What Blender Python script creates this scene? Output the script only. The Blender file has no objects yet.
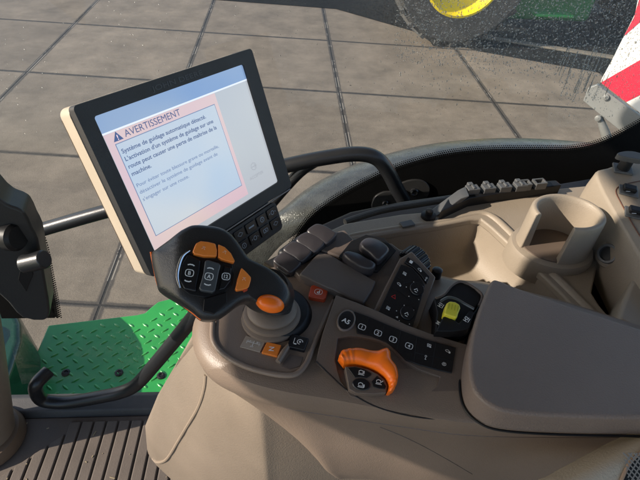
import bpy, bmesh, math, random
from mathutils import Vector, Matrix
from mathutils.bvhtree import BVHTree
random.seed(7)
rad = math.radians
C = bpy.context.scene.collection
CAMZ = 2.56
F = 480.0
# ------------------------------------------------------------------ camera maths (photo pixels, 640x480)
def ray(x, y): return Vector((x - 320.0, 240.0 - y, -F))
_h1 = ray(285, -190); _h2 = ray(1285, -120)
UP = _h2.cross(_h1).normalized()
if UP.y < 0: UP = -UP
YD = _h1.normalized(); YD = (YD - UP * YD.dot(UP)).normalized()
XD = YD.cross(UP)
R = Matrix((XD, YD, UP))
def Wd(x, y): return R @ ray(x, y)
class Pl:
    """a real plane in the cab (camera at the origin of these coordinates)"""
    def __init__(s, o, n):
        s.o = Vector(o); s.n = Vector(n).normalized()
    def p(s, x, y, off=0.0):
        d = Wd(x, y)
        return d * (((s.o + s.n * off).dot(s.n)) / d.dot(s.n))
    def off(s, k): return Pl(s.o + s.n * k, s.n)
    def frame(s, x, y, ang=0.0, off=0.0):
        O = s.p(x, y, off)
        a = rad(ang)
        u = (s.p(x + math.cos(a), y + math.sin(a), off) - O).normalized()
        return (O, u, s.n.cross(u), s.n)
def H(h): return Pl((0, 0, -h), (0, 0, 1))
def at(x, y, h): return H(h).p(x, y)

# ------------------------------------------------------------------ materials
MATS = {}
def nodes(name):
    m = bpy.data.materials.new(name); m.use_nodes = True
    nt = m.node_tree; b = nt.nodes['Principled BSDF']
    return m, nt, b
def plastic(name, col, rough=0.5, grain=0.0, gscale=900, var=0.06, metal=0.0, coat=0.0, spec=0.5, dirt=0.0):
    if name in MATS: return MATS[name]
    m, nt, b = nodes(name); N = nt.nodes; L = nt.links
    tc = N.new('ShaderNodeTexCoord')
    n1 = N.new('ShaderNodeTexNoise'); n1.inputs['Scale'].default_value = 9; n1.inputs['Detail'].default_value = 6
    L.new(tc.outputs['Object'], n1.inputs['Vector'])
    cr = N.new('ShaderNodeValToRGB')
    c = Vector(col)
    cr.color_ramp.elements[0].position = .3; cr.color_ramp.elements[1].position = .72
    cr.color_ramp.elements[0].color = (*(c * (1 - var)), 1); cr.color_ramp.elements[1].color = (*(c * (1 + var)), 1)
    L.new(n1.outputs['Fac'], cr.inputs['Fac'])
    colout = cr.outputs['Color']
    if dirt:
        nd = N.new('ShaderNodeTexNoise'); nd.inputs['Scale'].default_value = 160; nd.inputs['Detail'].default_value = 8; nd.inputs['Roughness'].default_value = .8
        L.new(tc.outputs['Object'], nd.inputs['Vector'])
        mr = N.new('ShaderNodeMapRange'); mr.inputs[1].default_value = .6; mr.inputs[2].default_value = .8; mr.inputs[4].default_value = dirt
        L.new(nd.outputs['Fac'], mr.inputs[0])
        mx = N.new('ShaderNodeMixRGB'); mx.inputs[2].default_value = (.34, .29, .23, 1)
        L.new(mr.outputs[0], mx.inputs[0]); L.new(colout, mx.inputs[1]); colout = mx.outputs[0]
    if dirt >= .3:
        nb_ = N.new('ShaderNodeTexNoise'); nb_.inputs['Scale'].default_value = 14; nb_.inputs['Detail'].default_value = 9; nb_.inputs['Roughness'].default_value = .75
        L.new(tc.outputs['Object'], nb_.inputs['Vector'])
        mb_ = N.new('ShaderNodeMapRange'); mb_.inputs[1].default_value = .48; mb_.inputs[2].default_value = .72; mb_.inputs[4].default_value = dirt * .7
        L.new(nb_.outputs['Fac'], mb_.inputs[0])
        mx2 = N.new('ShaderNodeMixRGB'); mx2.inputs[2].default_value = (c.x * .62 + .07, c.y * .60 + .06, c.z * .56 + .05, 1)
        L.new(mb_.outputs[0], mx2.inputs[0]); L.new(colout, mx2.inputs[1]); colout = mx2.outputs[0]
    L.new(colout, b.inputs['Base Color'])
    b.inputs['Metallic'].default_value = metal
    b.inputs['Specular IOR Level'].default_value = spec
    b.inputs['Coat Weight'].default_value = coat
    b.inputs['Coat Roughness'].default_value = .08
    rr = N.new('ShaderNodeMapRange'); rr.inputs[3].default_value = rough * .85; rr.inputs[4].default_value = min(1, rough * 1.15)
    n3 = N.new('ShaderNodeTexNoise'); n3.inputs['Scale'].default_value = 35; n3.inputs['Detail'].default_value = 5
    L.new(tc.outputs['Object'], n3.inputs['Vector']); L.new(n3.outputs['Fac'], rr.inputs[0]); L.new(rr.outputs[0], b.inputs['Roughness'])
    if grain:
        n2 = N.new('ShaderNodeTexNoise'); n2.inputs['Scale'].default_value = gscale; n2.inputs['Detail'].default_value = 2
        L.new(tc.outputs['Object'], n2.inputs['Vector'])
        bp = N.new('ShaderNodeBump'); bp.inputs['Strength'].default_value = grain; bp.inputs['Distance'].default_value = .0006
        L.new(n2.outputs['Fac'], bp.inputs['Height']); L.new(bp.outputs['Normal'], b.inputs['Normal'])
    MATS[name] = m
    return m
def emit(name, col, k=1.0, col2=None):
    m, nt, b = nodes(name)
    b.inputs['Base Color'].default_value = (.01, .01, .012, 1)
    b.inputs['Emission Color'].default_value = (*col, 1); b.inputs['Emission Strength'].default_value = k
    b.inputs['Roughness'].default_value = .16; b.inputs['Specular IOR Level'].default_value = .6
    return m
TAUPE = plastic('armrest_taupe', (.195, .147, .113), .40, .55, 900, .08, dirt=.10)
TAUPE_D = plastic('armrest_dark_taupe', (.115, .088, .073), .40, .5, 900, dirt=.08)
PADM = plastic('armrest_pad_vinyl', (.195, .152, .128), .50, 1.0, 620, .10, dirt=.08, spec=.4)
PANEL = plastic('panel_greybrown', (.138, .106, .086), .38, .45, 900)
BLACK = plastic('black_plastic', (.008, .008, .009), .45, .2, 900, spec=.3)
GLOSSB = plastic('black_key_plastic', (.006, .007, .010), .33, .05, 900)
GREYK = plastic('grey_key', (.06, .068, .075), .3)
PADDLE = plastic('slate_paddle', (.034, .031, .035), .35, .2, 1200)
ORANGE = plastic('orange_plastic', (1.0, .185, .010), .30, .15, 900)
AMBER = plastic('amber_button', (.80, .22, .03), .4, .1)
REDB = plastic('red_button', (.42, .055, .018), .35)
YELL = plastic('yellow_switch', (.62, .56, .04), .45)
BEIGE = plastic('beige_trim', (.29, .240, .182), .5, .6, 700, .08, dirt=.35)
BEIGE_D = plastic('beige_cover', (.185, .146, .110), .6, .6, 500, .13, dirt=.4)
CASE = plastic('monitor_case_beige', (.42, .355, .275), .5, .2)
BEZEL = plastic('bezel_charcoal', (.024, .023, .024), .55, .25, 1200)
WHITE = plastic('white_legend', (.72, .72, .70), .6)
GREYL = plastic('grey_legend', (.05, .052, .056), .5)
REDL = plastic('red_legend', (.6, .03, .03), .5)
BARM = plastic('powder_coat_black', (.014, .015, .017), .33, .35, 700)
MATM = plastic('rubber_mat', (.115, .092, .076), .75, .6, 260, .16, dirt=.55)
SILLM = plastic('sill_grey', (.055, .054, .055), .6, .5, 400, .15, dirt=.35)
CONN = plastic('connector_grey', (.085, .087, .087), .45, .3, dirt=.5)
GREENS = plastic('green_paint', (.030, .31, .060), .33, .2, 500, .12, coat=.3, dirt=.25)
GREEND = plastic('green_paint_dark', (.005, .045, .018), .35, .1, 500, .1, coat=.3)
YELP = plastic('yellow_rim_paint', (.80, .60, .01), .4, .2, 200, .06)
TYRE = plastic('tyre_rubber', (.038, .037, .034), .85, .5, 60, .2, dirt=.6)
STEEL = plastic('galvanised_steel', (.22, .225, .22), .5, .4, 90, .15, metal=.3, dirt=.5)
WHITES = plastic('sign_white', (.82, .81, .78), .4, var=.03)
REDS = plastic('sign_red', (.72, .02, .05), .35, var=.05)
ROOFM = plastic('roof_lining', (.36, .33, .29), .8, .3, 300)
GOLD = plastic('tan_line', (.50, .34, .18), .5)

def fender_mat():
    m, nt, b = nodes('wet_fender'); N = nt.nodes; L = nt.links
    tc = N.new('ShaderNodeTexCoord')
    v = N.new('ShaderNodeTexVoronoi'); v.inputs['Scale'].default_value = 190; L.new(tc.outputs['Object'], v.inputs['Vector'])
    mr = N.new('ShaderNodeMapRange'); mr.inputs[1].default_value = .18; mr.inputs[2].default_value = .42; mr.inputs[3].default_value = 1; mr.inputs[4].default_value = 0
    L.new(v.outputs['Distance'], mr.inputs[0])
    n = N.new('ShaderNodeTexNoise'); n.inputs['Scale'].default_value = 30; n.inputs['Detail'].default_value = 8; L.new(tc.outputs['Object'], n.inputs['Vector'])
    cr = N.new('ShaderNodeValToRGB'); cr.color_ramp.elements[0].color = (.050, .051, .050, 1); cr.color_ramp.elements[1].color = (.085, .087, .083, 1)
    cr.color_ramp.elements[0].position = .35; cr.color_ramp.elements[1].position = .7
    L.new(n.outputs['Fac'], cr.inputs['Fac']); L.new(cr.outputs['Color'], b.inputs['Base Color'])
    b.inputs['Roughness'].default_value = .3
    bp = N.new('ShaderNodeBump'); bp.inputs['Strength'].default_value = .35; bp.inputs['Distance'].default_value = .0012
    L.new(mr.outputs[0], bp.inputs['Height']); L.new(bp.outputs['Normal'], b.inputs['Normal'])
    return m
FENDM = fender_mat()
def glass_mat(name, tint=(.95, .96, .93), k=.010, film=0.0, hi=.30):
    m = bpy.data.materials.new(name); m.use_nodes = True; nt = m.node_tree; N = nt.nodes; L = nt.links
    N.remove(N['Principled BSDF']); out = N['Material Output']
    t = N.new('ShaderNodeBsdfTransparent'); t.inputs[0].default_value = (*tint, 1)
    g = N.new('ShaderNodeBsdfGlossy'); g.inputs['Roughness'].default_value = .02
    lw = N.new('ShaderNodeLayerWeight'); lw.inputs[0].default_value = .25
    mp = N.new('ShaderNodeMapRange'); mp.inputs[3].default_value = k; mp.inputs[4].default_value = hi
    L.new(lw.outputs['Fresnel'], mp.inputs[0])
    mx = N.new('ShaderNodeMixShader'); L.new(mp.outputs[0], mx.inputs[0]); L.new(t.outputs[0], mx.inputs[1]); L.new(g.outputs[0], mx.inputs[2])
    last = mx.outputs[0]
    if film:
        tc = N.new('ShaderNodeTexCoord')
        n = N.new('ShaderNodeTexNoise'); n.inputs['Scale'].default_value = 3.2; n.inputs['Detail'].default_value = 6
        L.new(tc.outputs['Object'], n.inputs['Vector'])
        n2 = N.new('ShaderNodeTexNoise'); n2.inputs['Scale'].default_value = 260; n2.inputs['Detail'].default_value = 3
        L.new(tc.outputs['Object'], n2.inputs['Vector'])
        r1 = N.new('ShaderNodeMapRange'); r1.inputs[1].default_value = .42; r1.inputs[2].default_value = .75; r1.inputs[4].default_value = film
        L.new(n.outputs['Fac'], r1.inputs[0])
        r2 = N.new('ShaderNodeMapRange'); r2.inputs[1].default_value = .4; r2.inputs[2].default_value = .65
        L.new(n2.outputs['Fac'], r2.inputs[0])
        mu = N.new('ShaderNodeMath'); mu.operation = 'MULTIPLY'; L.new(r1.outputs[0], mu.inputs[0]); L.new(r2.outputs[0], mu.inputs[1])
        sx = N.new('ShaderNodeSeparateXYZ'); L.new(tc.outputs['Object'], sx.inputs[0])
        vv = N.new('ShaderNodeCombineXYZ'); L.new(sx.outputs[0], vv.inputs[0]); L.new(sx.outputs[2], vv.inputs[1])
        g1 = N.new('ShaderNodeMapRange'); g1.inputs[1].default_value = -.22; g1.inputs[2].default_value = .12; L.new(sx.outputs[0], g1.inputs[0])
        g2 = N.new('ShaderNodeMapRange'); g2.inputs[1].default_value = .70; g2.inputs[2].default_value = .92; L.new(sx.outputs[2], g2.inputs[0])
        g3 = N.new('ShaderNodeMath'); g3.operation = 'MULTIPLY'; L.new(g1.outputs[0], g3.inputs[0]); L.new(g2.outputs[0], g3.inputs[1])
        v2 = N.new('ShaderNodeTexVoronoi'); v2.inputs['Scale'].default_value = 230; L.new(tc.outputs['Object'], v2.inputs['Vector'])
        r3 = N.new('ShaderNodeMapRange'); r3.inputs[1].default_value = .15; r3.inputs[2].default_value = .6; r3.inputs[3].default_value = .02; r3.inputs[4].default_value = .15; L.new(v2.outputs['Distance'], r3.inputs[0])
        g4 = N.new('ShaderNodeMath'); g4.operation = 'MULTIPLY'; L.new(g3.outputs[0], g4.inputs[0]); L.new(r3.outputs[0], g4.inputs[1])
        g5 = N.new('ShaderNodeMath'); g5.operation = 'MAXIMUM'; L.new(mu.outputs[0], g5.inputs[0]); L.new(g4.outputs[0], g5.inputs[1]); mu = g5
        d = N.new('ShaderNodeBsdfDiffuse'); d.inputs[0].default_value = (.7, .68, .62, 1)
        tl = N.new('ShaderNodeBsdfTranslucent'); tl.inputs[0].default_value = (.7, .68, .62, 1)
        dm = N.new('ShaderNodeMixShader'); L.new(d.outputs[0], dm.inputs[1]); L.new(tl.outputs[0], dm.inputs[2])
        m2 = N.new('ShaderNodeMixShader'); L.new(mu.outputs[0], m2.inputs[0]); L.new(last, m2.inputs[1]); L.new(dm.outputs[0], m2.inputs[2]); last = m2.outputs[0]
    L.new(last, out.inputs['Surface'])
    return m
GLASSM = glass_mat('cab_glass', film=.10)
WATER = glass_mat('water_drop', tint=(.80, .79, .76), k=.07, hi=.75)
def ground_mat():
    m, nt, b = nodes('concrete_slabs'); N = nt.nodes; L = nt.links
    tc = N.new('ShaderNodeTexCoord'); sp = N.new('ShaderNodeSeparateXYZ'); L.new(tc.outputs['Object'], sp.inputs[0])
    def M(op, a, b_=None, c=None):
        x = N.new('ShaderNodeMath'); x.operation = op
        for i, v in enumerate((a, b_, c)):
            if v is None: continue
            if isinstance(v, (int, float)): x.inputs[i].default_value = v
            else: L.new(v, x.inputs[i])
        return x.outputs[0]
    nz = N.new('ShaderNodeTexNoise'); nz.inputs['Scale'].default_value = 14; nz.inputs['Detail'].default_value = 4; L.new(tc.outputs['Object'], nz.inputs['Vector'])
    wob = M('MULTIPLY', M('SUBTRACT', nz.outputs['Fac'], .5), .018)
    gx = M('DIVIDE', M('ADD', sp.outputs['X'], 1.235), 1.91)
    gy = M('DIVIDE', M('SUBTRACT', M('MULTIPLY_ADD', sp.outputs['X'], .09, sp.outputs['Y']), 2.09), 1.785)
    def dist(g, s):
        fr = M('FRACT', M('ADD', g, .5)); return M('MULTIPLY', M('ABSOLUTE', M('SUBTRACT', fr, .5)), s)
    dx0 = dist(gx, 1.91); dy0 = dist(gy, 1.785)
    dx = M('ADD', dx0, wob); dy = M('ADD', dy0, wob)
    def ramp(v, stops):
        r = N.new('ShaderNodeValToRGB'); r.color_ramp.interpolation = 'LINEAR'
        e = r.color_ramp.elements
        e[0].position = stops[0][0]; e[0].color = (*stops[0][1], 1); e[1].position = stops[1][0]; e[1].color = (*stops[1][1], 1)
        for p, c in stops[2:]:
            q = e.new(p); q.color = (*c, 1)
        L.new(v, r.inputs[0]); return r.outputs[0]
    # slab colour
    def noise(sc, det=6, rough=.6, vec=None):
        n = N.new('ShaderNodeTexNoise'); n.inputs['Scale'].default_value = sc; n.inputs['Detail'].default_value = det; n.inputs['Roughness'].default_value = rough
        L.new(vec or tc.outputs['Object'], n.inputs['Vector']); return n.outputs['Fac']
    base = ramp(noise(2.1, 9, .62), [(.28, (.118, .098, .075)), (.72, (.218, .182, .141))])
    base2 = ramp(noise(7.5, 10, .7), [(.32, (.86, .85, .84)), (.70, (1.10, 1.09, 1.07))])
    mx = N.new('ShaderNodeMixRGB'); mx.blend_type = 'MULTIPLY'; mx.inputs[0].default_value = 1; L.new(base, mx.inputs[1]); L.new(base2, mx.inputs[2])
    fine = ramp(noise(150, 3, .7), [(.3, (.62, .61, .60)), (.7, (1.32, 1.30, 1.27))])
    mx2 = N.new('ShaderNodeMixRGB'); mx2.blend_type = 'MULTIPLY'; mx2.inputs[0].default_value = 1; L.new(mx.outputs[0], mx2.inputs[1]); L.new(fine, mx2.inputs[2])
    # streaky scrapes
    mp = N.new('ShaderNodeMapping'); mp.inputs['Scale'].default_value = (5, 22, 1); mp.inputs['Rotation'].default_value = (0, 0, .5); L.new(tc.outputs['Object'], mp.inputs[0])
    st = ramp(noise(1.0, 9, .75, mp.outputs[0]), [(.56, (0, 0, 0)), (.72, (1, 1, 1))])
    mx3 = N.new('ShaderNodeMixRGB'); mx3.inputs[2].default_value = (.30, .255, .20, 1)
    sm = N.new('ShaderNodeMath'); sm.operation = 'MULTIPLY'; sm.inputs[1].default_value = .35; L.new(st, sm.inputs[0]); L.new(sm.outputs[0], mx3.inputs[0]); L.new(mx2.outputs[0], mx3.inputs[1])
    # per slab tint
    cmb = N.new('ShaderNodeCombineXYZ'); L.new(M('FLOOR', gx), cmb.inputs[0]); L.new(M('FLOOR', gy), cmb.inputs[1])
    wn = N.new('ShaderNodeTexWhiteNoise'); wn.noise_dimensions = '2D'; L.new(cmb.outputs[0], wn.inputs['Vector'])
    hs = N.new('ShaderNodeHueSaturation'); L.new(mx3.outputs[0], hs.inputs['Color'])
    L.new(M('MULTIPLY_ADD', wn.outputs['Value'], .22, .90), hs.inputs['Value'])
    # pits
    vp = N.new('ShaderNodeTexVoronoi'); vp.inputs['Scale'].default_value = 1.6; L.new(tc.outputs['Object'], vp.inputs['Vector'])
    pit = M('LESS_THAN', vp.outputs['Distance'], .022)
    mxp = N.new('ShaderNodeMixRGB'); mxp.inputs[2].default_value = (.03, .025, .02, 1); L.new(pit, mxp.inputs[0]); L.new(hs.outputs[0], mxp.inputs[1])
    # joints : black gap, steel edge, dirt
    joint = lambda d: ramp(d, [(0, (1, 1, 1)), (.007, (1, 1, 1)), (.011, (.0, .0, .0))])
    edge = lambda d, w: ramp(d, [(0, (1, 1, 1)), (w, (1, 1, 1)), (w + .012, (.0, .0, .0))])
    e1 = edge(dx, .029); e2 = edge(dy, .021)
    em = M('MAXIMUM', e1, e2)
    mxe = N.new('ShaderNodeMixRGB'); mxe.inputs[2].default_value = (.045, .038, .032, 1); L.new(M('MULTIPLY', em, .88), mxe.inputs[0]); L.new(mxp.outputs[0], mxe.inputs[1])
    # pale steel rim in the long joints
    rim = ramp(dx0, [(0, (0, 0, 0)), (.008, (0, 0, 0)), (.011, (1, 1, 1)), (.015, (1, 1, 1)), (.018, (0, 0, 0))])
    mxr = N.new('ShaderNodeMixRGB'); mxr.inputs[2].default_value = (.27, .24, .20, 1); L.new(M('MULTIPLY', rim, M('GREATER_THAN', noise(3.3, 3), .54)), mxr.inputs[0]); L.new(mxe.outputs[0], mxr.inputs[1])
    j = M('MAXIMUM', joint(dx0), joint(dy))
    mxj = N.new('ShaderNodeMixRGB'); mxj.inputs[2].default_value = (.018, .015, .012, 1); L.new(j, mxj.inputs[0]); L.new(mxr.outputs[0], mxj.inputs[1])
    L.new(mxj.outputs[0], b.inputs['Base Color'])
    b.inputs['Roughness'].default_value = .7
    hgt = M('SUBTRACT', M('MULTIPLY', noise(60, 8, .7), .5), M('MULTIPLY', j, 1.0))
    bp = N.new('ShaderNodeBump'); bp.inputs['Strength'].default_value = .5; bp.inputs['Distance'].default_value = .01; L.new(hgt, bp.inputs['Height']); L.new(bp.outputs['Normal'], b.inputs['Normal'])
    return m

# ------------------------------------------------------------------ mesh builder
def spline(pts, n=5, closed=True):
    """Catmull-Rom through 3D points"""
    out = []; k = len(pts); rng = k if closed else k - 1
    g = (lambda i: pts[i % k]) if closed else (lambda i: pts[min(max(i, 0), k - 1)])
    for i in range(rng):
        a, b, c, d = g(i - 1), g(i), g(i + 1), g(i + 2)
        for j in range(n):
            t = j / n
            out.append(.5 * ((2 * b) + (c - a) * t + (2 * a - 5 * b + 4 * c - d) * t * t + (3 * b - a - 3 * c + d) * t ** 3))
    if not closed: out.append(pts[-1].copy())
    return out
class MB:
    def __init__(s): s.b = bmesh.new()
    def face(s, vs, m=0):
        try:
            f = s.b.faces.new(vs); f.material_index = m; return f
        except ValueError: return None
    def poly(s, pts, m=0): return s.face([s.b.verts.new(p) for p in pts], m)
    def prism(s, pl, px, top=0.0, depth=.01, m=0, n=0, holes=(), world=False):
        """outline in photo pixels read on the plane's top face, extruded down the normal"""
        def loop(q):
            w = [Vector(a) for a in q] if world else [pl.p(a[0], a[1], top) for a in q]
            return spline(w, n) if n else w
        ls = [loop(px)] + [loop(h) for h in holes]
        dn = -pl.n * depth
        tops = [[s.b.verts.new(v) for v in l] for l in ls]; bots = [[s.b.verts.new(v + dn) for v in l] for l in ls]
        if not holes:
            s.face(tops[0], m); s.face(list(reversed(bots[0])), m)
        else:
            for vv in (tops, bots):
                es = []
                for l in vv:
                    for i in range(len(l)):
                        es.append(s.b.edges.new((l[i], l[(i + 1) % len(l)])))
                r = bmesh.ops.triangle_fill(s.b, use_beauty=True, edges=es, normal=pl.n)
                for f in r['geom']:
                    if isinstance(f, bmesh.types.BMFace): f.material_index = m
        for t, bo in zip(tops, bots):
            for i in range(len(t)):
                j = (i + 1) % len(t); s.face([t[i], bo[i], bo[j], t[j]], m)
        return s
    def box(s, lo, hi, m=0):
        x0, y0, z0 = lo; x1, y1, z1 = hi
        s.prism(Pl((0, 0, z1), (0, 0, 1)), [(x0, y0, z1), (x1, y0, z1), (x1, y1, z1), (x0, y1, z1)], depth=z1 - z0, m=m, world=True); return s
    def obox(s, fr, cx, cy, w, h, z0, z1, m=0):
        O, u, v, n = fr
        p = [O + u * (cx + a * w / 2) + v * (cy + b * h / 2) + n * z1 for a, b in ((-1, -1), (1, -1), (1, 1), (-1, 1))]
        s.prism(Pl(p[0], n), p, depth=z1 - z0, m=m, world=True); return s
    def tube(s, pts, r, m=0, seg=16, n=6, smooth=True, cap=True):
        pts = [Vector(p) for p in pts]
        rs = r if isinstance(r, (list, tuple)) else [r] * len(pts)
        if smooth and len(pts) > 2:
            rr = []
            for i in range(len(pts) - 1):
                for j in range(n): rr.append(rs[i] + (rs[i + 1] - rs[i]) * j / n)
            rr.append(rs[-1]); pts = spline(pts, n, False); rs = rr
        rings = []; prev = None
        for i, p in enumerate(pts):
            t = (pts[min(i + 1, len(pts) - 1)] - pts[max(i - 1, 0)]).normalized()
            if prev is None: a = t.orthogonal().normalized()
            else: a = (prev - t * prev.dot(t)).normalized()
            prev = a; b = t.cross(a)
            rings.append([s.b.verts.new(p + (a * math.cos(2 * math.pi * k / seg) + b * math.sin(2 * math.pi * k / seg)) * rs[i]) for k in range(seg)])
        for q, w in zip(rings, rings[1:]):
            for k in range(seg): s.face([q[k], q[(k + 1) % seg], w[(k + 1) % seg], w[k]], m)
        if cap: s.face(list(reversed(rings[0])), m); s.face(rings[-1], m)
        return s
    def lathe(s, O, ax, prof, m=0, seg=40, cap=True, sx=1.0, uref=None):
        """prof: list of (radius, height along axis)"""
        O = Vector(O); ax = Vector(ax).normalized(); a = Vector(uref) if uref else ax.orthogonal(); a = (a - ax * a.dot(ax)).normalized(); b = ax.cross(a)
        rings = [[s.b.verts.new(O + ax * h + (a * math.cos(2 * math.pi * k / seg) * sx + b * math.sin(2 * math.pi * k / seg)) * r) for k in range(seg)] for r, h in prof]
        for q, w in zip(rings, rings[1:]):
            for k in range(seg): s.face([q[k], q[(k + 1) % seg], w[(k + 1) % seg], w[k]], m)
        if cap: s.face(list(reversed(rings[0])), m); s.face(rings[-1], m)
        return s
    def loft(s, rings, m=0, closed=True, cap0=True, cap1=True):
        vs = [[s.b.verts.new(p) for p in r] for r in rings]
        for q, w in zip(vs, vs[1:]):
            k = len(q)
            for i in range(k if closed else k - 1): s.face([q[i], q[(i + 1) % k], w[(i + 1) % k], w[i]], m)
        if cap0: s.face(list(reversed(vs[0])), m)
        if cap1: s.face(vs[-1], m)
        return s
    def ribbon(s, fr, pts, w, m=0, closed=False, z=.0003):
        """flat stroke in a frame, pts in metres"""
        O, u, v, n = fr; P = [Vector(p) for p in pts]; k = len(P); L = []; Rr = []
        for i in range(k):
            a = P[(i - 1) % k] if (closed or i > 0) else P[i]; b = P[(i + 1) % k] if (closed or i < k - 1) else P[i]
            t = (b - a).normalized(); nn = Vector((-t.y, t.x)) * w / 2
            L.append(P[i] + nn); Rr.append(P[i] - nn)
        f = lambda q: s.b.verts.new(O + u * q.x + v * q.y + n * z)
        L = [f(q) for q in L]; Rr = [f(q) for q in Rr]
        for i in range(k if closed else k - 1):
            j = (i + 1) % k; s.face([Rr[i], Rr[j], L[j], L[i]], m)
        return s
    def shape(s, fr, pts, m=0, z=.0003):
        O, u, v, n = fr
        return s.poly([O + u * p[0] + v * p[1] + n * z for p in pts], m)
    def text(s, fr, txt, x, y, h=None, w=None, m=0, z=.0003, center=True, bold=0.0):
        """lettering as real flat mesh; h = cap height (m), w = forced width (m)"""
        cu = bpy.data.curves.new('t', 'FONT'); cu.body = txt; cu.resolution_u = 3; cu.offset = bold
        ob = bpy.data.objects.new('t', cu); C.objects.link(ob)
        me = bpy.data.meshes.new_from_object(ob.evaluated_get(bpy.context.evaluated_depsgraph_get()))
        xs = [v.co.x for v in me.vertices]; ys = [v.co.y for v in me.vertices]
        x0, x1 = min(xs), max(xs)
        k = h / .70 if h else w / (x1 - x0)
        kx = w / (x1 - x0) if w else k
        if not h: k = kx
        O, u, v_, n = fr; vs = []
        cx = (x0 + x1) / 2 if center else x0; cy = .35 if center else 0
        for v in me.vertices: vs.append(s.b.verts.new(O + u * (x + (v.co.x - cx) * kx) + v_ * (y + (v.co.y - cy) * k) + n * z))
        for p in me.polygons: s.face([vs[i] for i in p.vertices], m)
        bpy.data.objects.remove(ob); bpy.data.curves.remove(cu); bpy.data.meshes.remove(me)
        return s
    def rrect(s, fr, cx, cy, w, h, r, lw, m=0, z=.0003):
        pts = []
        for (a, b, st) in ((1, 1, 0), (-1, 1, 90), (-1, -1, 180), (1, -1, 270)):
            for q in range(5):
                t = rad(st + q * 22.5); pts.append((cx + a * (w / 2 - r) + r * math.cos(t), cy + b * (h / 2 - r) + r * math.sin(t)))
        return s.ribbon(fr, pts, lw, m, True, z)

WLOC = {}
def build(mb, name, mats, parent=None, bevel=0.0, seg=3, ang=35, smooth=True, flip=False, label=None):
    b = mb.b
    bmesh.ops.remove_doubles(b, verts=b.verts, dist=1e-6)
    bmesh.ops.recalc_face_normals(b, faces=b.faces) if not flip else None
    me = bpy.data.meshes.new(name)
    xs = [v.co for v in b.verts]; c = Vector((0, 0, 0))
    lo = Vector([min(v[i] for v in xs) for i in range(3)]); hi = Vector([max(v[i] for v in xs) for i in range(3)])
    c = (lo + hi) / 2; c.z = lo.z
    for v in b.verts: v.co -= c
    b.to_mesh(me); b.free()
    if not isinstance(mats, (list, tuple)): mats = [mats]
    for m in mats: me.materials.append(m)
    for p in me.polygons: p.use_smooth = smooth
    if smooth: me.set_sharp_from_angle(angle=rad(ang))
    o = bpy.data.objects.new(name, me); C.objects.link(o)
    world = c + Vector((0, 0, CAMZ))
    if parent: o.parent = parent; o.location = world - WLOC[parent.name]
    else: o.location = world
    WLOC[o.name] = world
    if bevel:
        md = o.modifiers.new('bevel', 'BEVEL'); md.width = bevel; md.segments = seg; md.limit_method = 'ANGLE'; md.angle_limit = rad(ang); md.harden_normals = True
    if label: o['label'] = label
    return o
def tag(o, label=None, cat=None, group=None, kind=None):
    if label: o['label'] = label
    if cat: o['category'] = cat
    if group: o['group'] = group
    if kind: o['kind'] = kind
    return o
def thing(name, loc, label, cat, group=None):
    o = bpy.data.objects.new(name, None); C.objects.link(o); o.empty_display_size = .1
    o.location = Vector(loc) + Vector((0, 0, CAMZ)); WLOC[o.name] = o.location.copy()
    return tag(o, label, cat, group)

# =================================================================== SETTING
mb = MB(); GX, GY = 60, 60
mb.poly([(-GX, -GY, -CAMZ), (GX, -GY, -CAMZ), (GX, GY, -CAMZ), (-GX, GY, -CAMZ)])
g = build(mb, 'ground', ground_mat(), smooth=False)
g.data.transform(Matrix.Translation(g.location - Vector((0, 0, 0)))); g.location = (0, 0, 0)
tag(g, kind='structure')
mb = MB()
mb.box((-1.25, -.95, -1.30), (1.15, .655, -1.215))
tag(build(mb, 'cab_floor', SILLM, bevel=.006), kind='structure')

# ------------------------------------------------------------------ floor mat
fm = thing('floor_mat', (-.45, .1, -1.2), 'worn brown rubber mat with parallel grooves on the cab floor', 'floor mat')
mb = MB(); mb.box((-.78, -.6, -1.214), (-.02, .655, -1.204))
build(mb, 'mat_sheet', MATM, fm, bevel=.003)
mb = MB(); x = -.700
while x < -.06:
    y1 = .640 if x > -.56 else .60 - max(0, (-.56 - x)) * .9
    y2 = y1 if y1 > .63 else y1 + .024
    mb.prism(H(1.197), [(x + .0018, -.55, -1.197), (x + .0285, -.55, -1.197), (x + .0285, y2, -1.197), (x + .0018, y1, -1.197)], depth=.0075, world=True)
    x += .0308
build(mb, 'mat_ridges', MATM, fm, bevel=.0035, seg=3)
mb = MB(); rg = random.Random(11)
for q in range(24):
    c_ = Vector((rg.uniform(-.70, -.2), rg.uniform(.40, .64), -1.1962)); a_ = rg.uniform(0, 6.28); l_ = rg.choice((.001, .0015, .002, .003, .007)); w_ = min(l_, .0012)
    u_ = Vector((math.cos(a_), math.sin(a_), 0)); v_ = Vector((-u_.y, u_.x, 0))
    mb.loft([[c_ + u_ * l_ * a + v_ * w_ * b + Vector((0, 0, z)) for a, b in ((-1, -1), (1, -.6), (.8, 1), (-.9, .7))] for z in (-.0008, .0007)])
tag(build(mb, 'crumbs_of_straw', plastic('straw', (.30, .24, .15), .8), smooth=False), 'scattered bits of straw and grit on the grooved floor mat', 'dirt', kind='stuff')
# ------------------------------------------------------------------ door sill
mb = MB()
mb.loft([[Vector((x, y, z)) for (y, z) in ((.656, -1.30), (.656, -1.203), (.664, -1.186), (.70, -1.178), (.716, -1.190), (.722, -1.30))] for x in (-1.0, -.6, 0, .6, 1.1)])
tag(build(mb, 'door_sill', SILLM, bevel=.004), 'grey raised sill between grooved floor mat and the glass', 'sill')

# =================================================================== CONTROL ARMREST
arm = thing('control_armrest', (.15, .30, -.62), 'brown tractor control armrest with lever, orange dial, key strips and padded end', 'armrest')
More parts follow.
